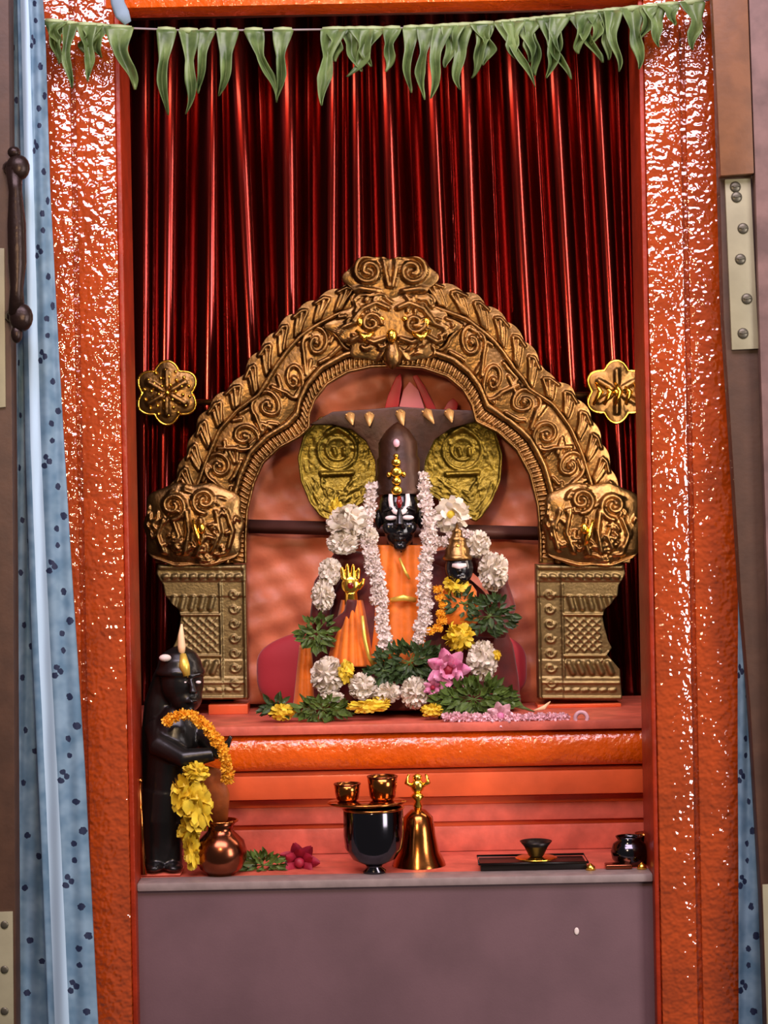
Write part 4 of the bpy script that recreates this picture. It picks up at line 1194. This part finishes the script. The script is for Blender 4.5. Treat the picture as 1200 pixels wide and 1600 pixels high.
# brass bell behind
cb = P(655, 1366, .135); cb.z = zl
e = empty('brass_bell', cb, 'tall brass hand bell with figured handle right of the steel vessel', 'bell')
m = MB(); m.lathe(hollow([(.044, 0), (.042, .006), (.034, .022), (.028, .050), (.024, .078), (.012, .090), (.004, .092)], .002), cb, 36, cap=False); m.build('bell_cup', M['bronze'], e)
m = MB(); m.lathe([(.005, .088), (.008, .096), (.005, .104), (.012, .112), (.006, .118)], cb, 20)
hc2 = cb + Vector((0, 0, .128)); m.ball(hc2, .011, .008, .012, 14); m.ball(hc2 + Vector((0, 0, .014)), .008, .007, .007, 12)
for s in (-1, 1): m.tube([hc2 + Vector((s*.006, 0, 0)), hc2 + Vector((s*.018, 0, .006)), hc2 + Vector((s*.014, 0, .020))], [.004, .004, .002], 8)
m.build('handle', M['gold'], e)
# small wedge bowl on tray
ct = P(825, 1366, .10); ct.z = zl
e = empty('tin_tray', ct, 'long low black tin tray on the ledge at right', 'tray')
m = MB(); m.box(ct.x-.078, ct.x+.092, .065, .135, zl+.0005, zl+.010, .002); m.build('tray_base', M['tin'], e, sharp=50)
m = MB()
rp = [(ct.x-.080, .063), (ct.x+.094, .063), (ct.x+.094, .137), (ct.x-.080, .137), (ct.x-.080, .063)]
m.tube([Vector((a, b, zl+.012)) for a, b in rp], .002, 6); m.build('tray_rim', M['tin'], e)
m = MB(); cc = P(838, 1346, .09); cc.z = zl+.0146
m.lathe([(.001, 0), (.030, 0), (.034, .0015), (.030, .003), (.001, .003)], cc, 32)
tag(m.build('brass_saucer', M['gold'], origin=cc), 'thin brass saucer on the black tray', 'saucer')
m = MB(); c2 = cc + Vector((0, 0, .0033))
m.lathe(hollow([(.001, 0), (.010, 0), (.012, .002), (.019, .016), (.026, .025)]), c2, 28, )
tag(m.build('small_bowl', M['tin'], origin=c2), 'small dark flared bowl on the brass saucer', 'bowl')
# bright steel pot and brass pieces at right
e, c = vessel('steel_pot', 984, .10, hollow([(.001, 0), (.020, 0), (.028, .010), (.030, .022), (.026, .034), (.018, .040), (.022, .046)]), 'steel', 'small round polished steel pot at the right end of the ledge')
m = MB(); cc = P(1010, 1360, .13); cc.z = zl
m.lathe([(.001, 0), (.018, 0), (.020, .006), (.010, .014), (.008, .030), (.016, .040), (.018, .046), (.001, .047)], cc, 24)
tag(m.build('brass_lamp', M['bronze'], origin=cc), 'small brass oil lamp tucked behind the steel pot at right post', 'lamp')
for x, r, lab in ((923, 6, 'tiny brass cap standing on the ledge left of the steel pot'), (1003, 7, 'tiny brass cap beside the steel pot near right post')):
    m = MB(); cc = P(x, 1362, .06); cc.z = zl+.004; m.lathe([(.001, -.0038), (.008, -.0038), (.007, .002), (.002, .006), (.001, .007)], cc, 16)  # small solid brass cap tapering upward
    tag(m.build('small_brass_cap', M['gold'], origin=cc), lab, 'bowl', 'small brass caps on the ledge')
m = MB(); m.box(P(950, 1, .06).x-.03, P(950, 1, .06).x+.012, .058, .082, zl+.0005, zl+.008, .002)
tag(m.build('copper_spoon_box', M['copper'], origin=P(940, 1366, .07)), 'small copper case lying beside the steel pot', 'case')
# pale mark on laminate (chip)
m = MB(); m.ball(P(901, 1455, .027), .004, .0012, .006, 10); tag(m.build('petal', M['jasmine'], origin=P(901, 1455, .027)), 'single tiny pale petal stuck to the maroon grey panel', 'petal')

# ------------------------------------------------------------------ leaf festoon
fest = empty('leaf_festoon', P(590, 46, -.03), 'string of folded green mango leaves hung across the top of the doorway', 'garland')
YF = -.03
line = [(66, 32), (120, 38), (200, 44), (300, 48), (420, 47), (520, 46), (600, 45), (680, 42), (780, 36), (880, 26), (960, 16), (1040, 8), (1108, 0)]
ly = lambda x: float(np.interp(x, [a for a, b in line], [b for a, b in line]))
m = MB(); L = resample(line, 60); m.tube([P(a, b, YF) for a, b in L], .0016, 6); m.build('string', M['thread'], fest)
leaves = [(70, 100, 88, 100), (98, 122, 110, 138), (120, 150, 140, 128), (142, 172, 152, 90), (165, 207, 214, 140), (246, 275, 258, 180), (280, 310, 290, 178), (312, 336, 312, 146), (339, 372, 344, 150), (382, 411, 434, 158), (427, 457, 436, 160),
          (503, 540, 505, 165), (530, 562, 560, 112), (562, 600, 546, 120), (598, 626, 604, 112), (630, 655, 638, 145), (652, 680, 658, 156), (678, 708, 676, 154), (706, 740, 720, 140), (740, 772, 734, 122), (772, 800, 838, 136),
          (798, 832, 842, 118), (838, 862, 890, 124), (860, 890, 858, 122), (886, 918, 938, 98), (915, 945, 930, 70), (944, 972, 966, 112), (970, 1004, 996, 108), (1000, 1030, 1004, 62), (1028, 1060, 1050, 40), (1062, 1100, 1082, 78),
          (510, 545, 525, 96), (545, 582, 576, 104), (690, 725, 700, 106), (735, 765, 762, 102), (785, 820, 806, 92), (820, 850, 828, 98), (850, 882, 874, 88), (900, 935, 905, 84), (935, 962, 946, 94), (1005, 1040, 1030, 74), (76, 104, 92, 70), (128, 160, 132, 84)]
rr = random.Random(5)
for i, (x0, x1, tx, ty) in enumerate(leaves):
    m = MB(); rows, cols = 22, 8
    y0 = (ly(x0)+ly(x1))/2; W = (x1-x0); cx = (x0+x1)/2; bend = rr.uniform(-6, 6); b2 = rr.uniform(3, 7)*rr.choice((-1, 1)); wv = rr.uniform(-.12, .16); ph = rr.uniform(0, 6); tw = rr.uniform(-.9, .9)
    Yo = YF - .005 - .004*(i % 3)
    for r in range(rows+1):
        t = r/rows
        w = W*np.interp(t, [0, .12, .35, .62, .85, 1], [1.12, .95, .5+wv, .66-wv, .36, .10])
        px = cx + (tx-cx)*t**1.1 + bend*math.sin(PI*t) + b2*math.sin(2.3*PI*t+ph)*t; py = y0 + (ty-y0)*t
        for c_ in range(cols+1):
            s = c_/cols*2-1; an = tw*t*1.2
            xx = s*w/2; dep = -.010*abs(s)*(.4+math.sin(PI*t)) + .004*math.sin(ph+3*s+6*t) + math.sin(an)*xx*.001
            m.v.append(tuple(P(px + xx*math.cos(an), py, Yo + dep)))
    for r in range(rows):
        for c_ in range(cols):
            a = r*(cols+1)+c_; m.f.append((a, a+1, a+cols+2, a+cols+1))
    o = m.build('leaf', M['leaf'], fest, fix=False); sd = o.modifiers.new('thick', 'SOLIDIFY'); sd.thickness = .0009
    # folded top over string
    m = MB(); m.tube([P(x0+1, ly(x0)-0, YF), P(cx, ly(cx), YF-.002), P(x1-1, ly(x1), YF)], [.0038, .0052, .0038], 8)
    m.build('leaf_fold', M['leaf_top'], o)

# ------------------------------------------------------------------ lights
def area(name, loc, tgt, size, power, col, sy=None):
    l = bpy.data.lights.new(name, 'AREA'); l.energy = power; l.color = col; l.size = size
    if sy: l.shape = 'RECTANGLE'; l.size_y = sy
    o = bpy.data.objects.new(name, l); C.objects.link(o); o.location = loc
    d = Vector(tgt) - Vector(loc); o.rotation_euler = d.to_track_quat('-Z', 'Y').to_euler(); return o
area('hall_tube_light', (.0, -2.1, 2.35), (0, 0, .2), 3.0, 122, (1, .83, .98), 1.2)
area('shrine_bulb', (-.22, -1.5, .42), (0, .4, -.05), .16, 8.5, (1, .70, .40))
area('side_window', (2.4, -2.3, .15), (0, .2, .0), .9, 62, (1, .90, .88), 1.7)
area('curtain_crest_fill', (.492, .17, .38), (-.1, .64, .38), .045, 3.4, (1, .80, .66), .95)  # added light, unseen behind the right post, draws bright lines on the satin crests
area('niche_lamp', (0.0, .10, .93), (0, .40, 0), .30, .9, (1, .70, .42), .08)
w = bpy.data.worlds.new('world'); bpy.context.scene.world = w; w.use_nodes = True
w.node_tree.nodes['Background'].inputs[0].default_value = (.95, .85, .85, 1); w.node_tree.nodes['Background'].inputs[1].default_value = .08

# ------------------------------------------------------------------ camera
cd = bpy.data.cameras.new('camera'); cd.sensor_fit = 'VERTICAL'; cd.sensor_height = 24; cd.lens = 24*D/1.6
cam = bpy.data.objects.new('camera', cd); C.objects.link(cam); cam.location = (0, -D, 0)
cam.rotation_mode = 'XYZ'
cam.matrix_world = Matrix.Translation((0, -D, 0)) @ Matrix.Rotation(PI/2, 4, 'X') @ Matrix.Rotation(-ROLL, 4, 'Z')
sc = bpy.context.scene; sc.camera = cam
sc.view_settings.view_transform = 'Standard'; sc.view_settings.look = 'None'; sc.view_settings.gamma = 1; sc.view_settings.use_curve_mapping = False
sc.view_settings.exposure = 0.0
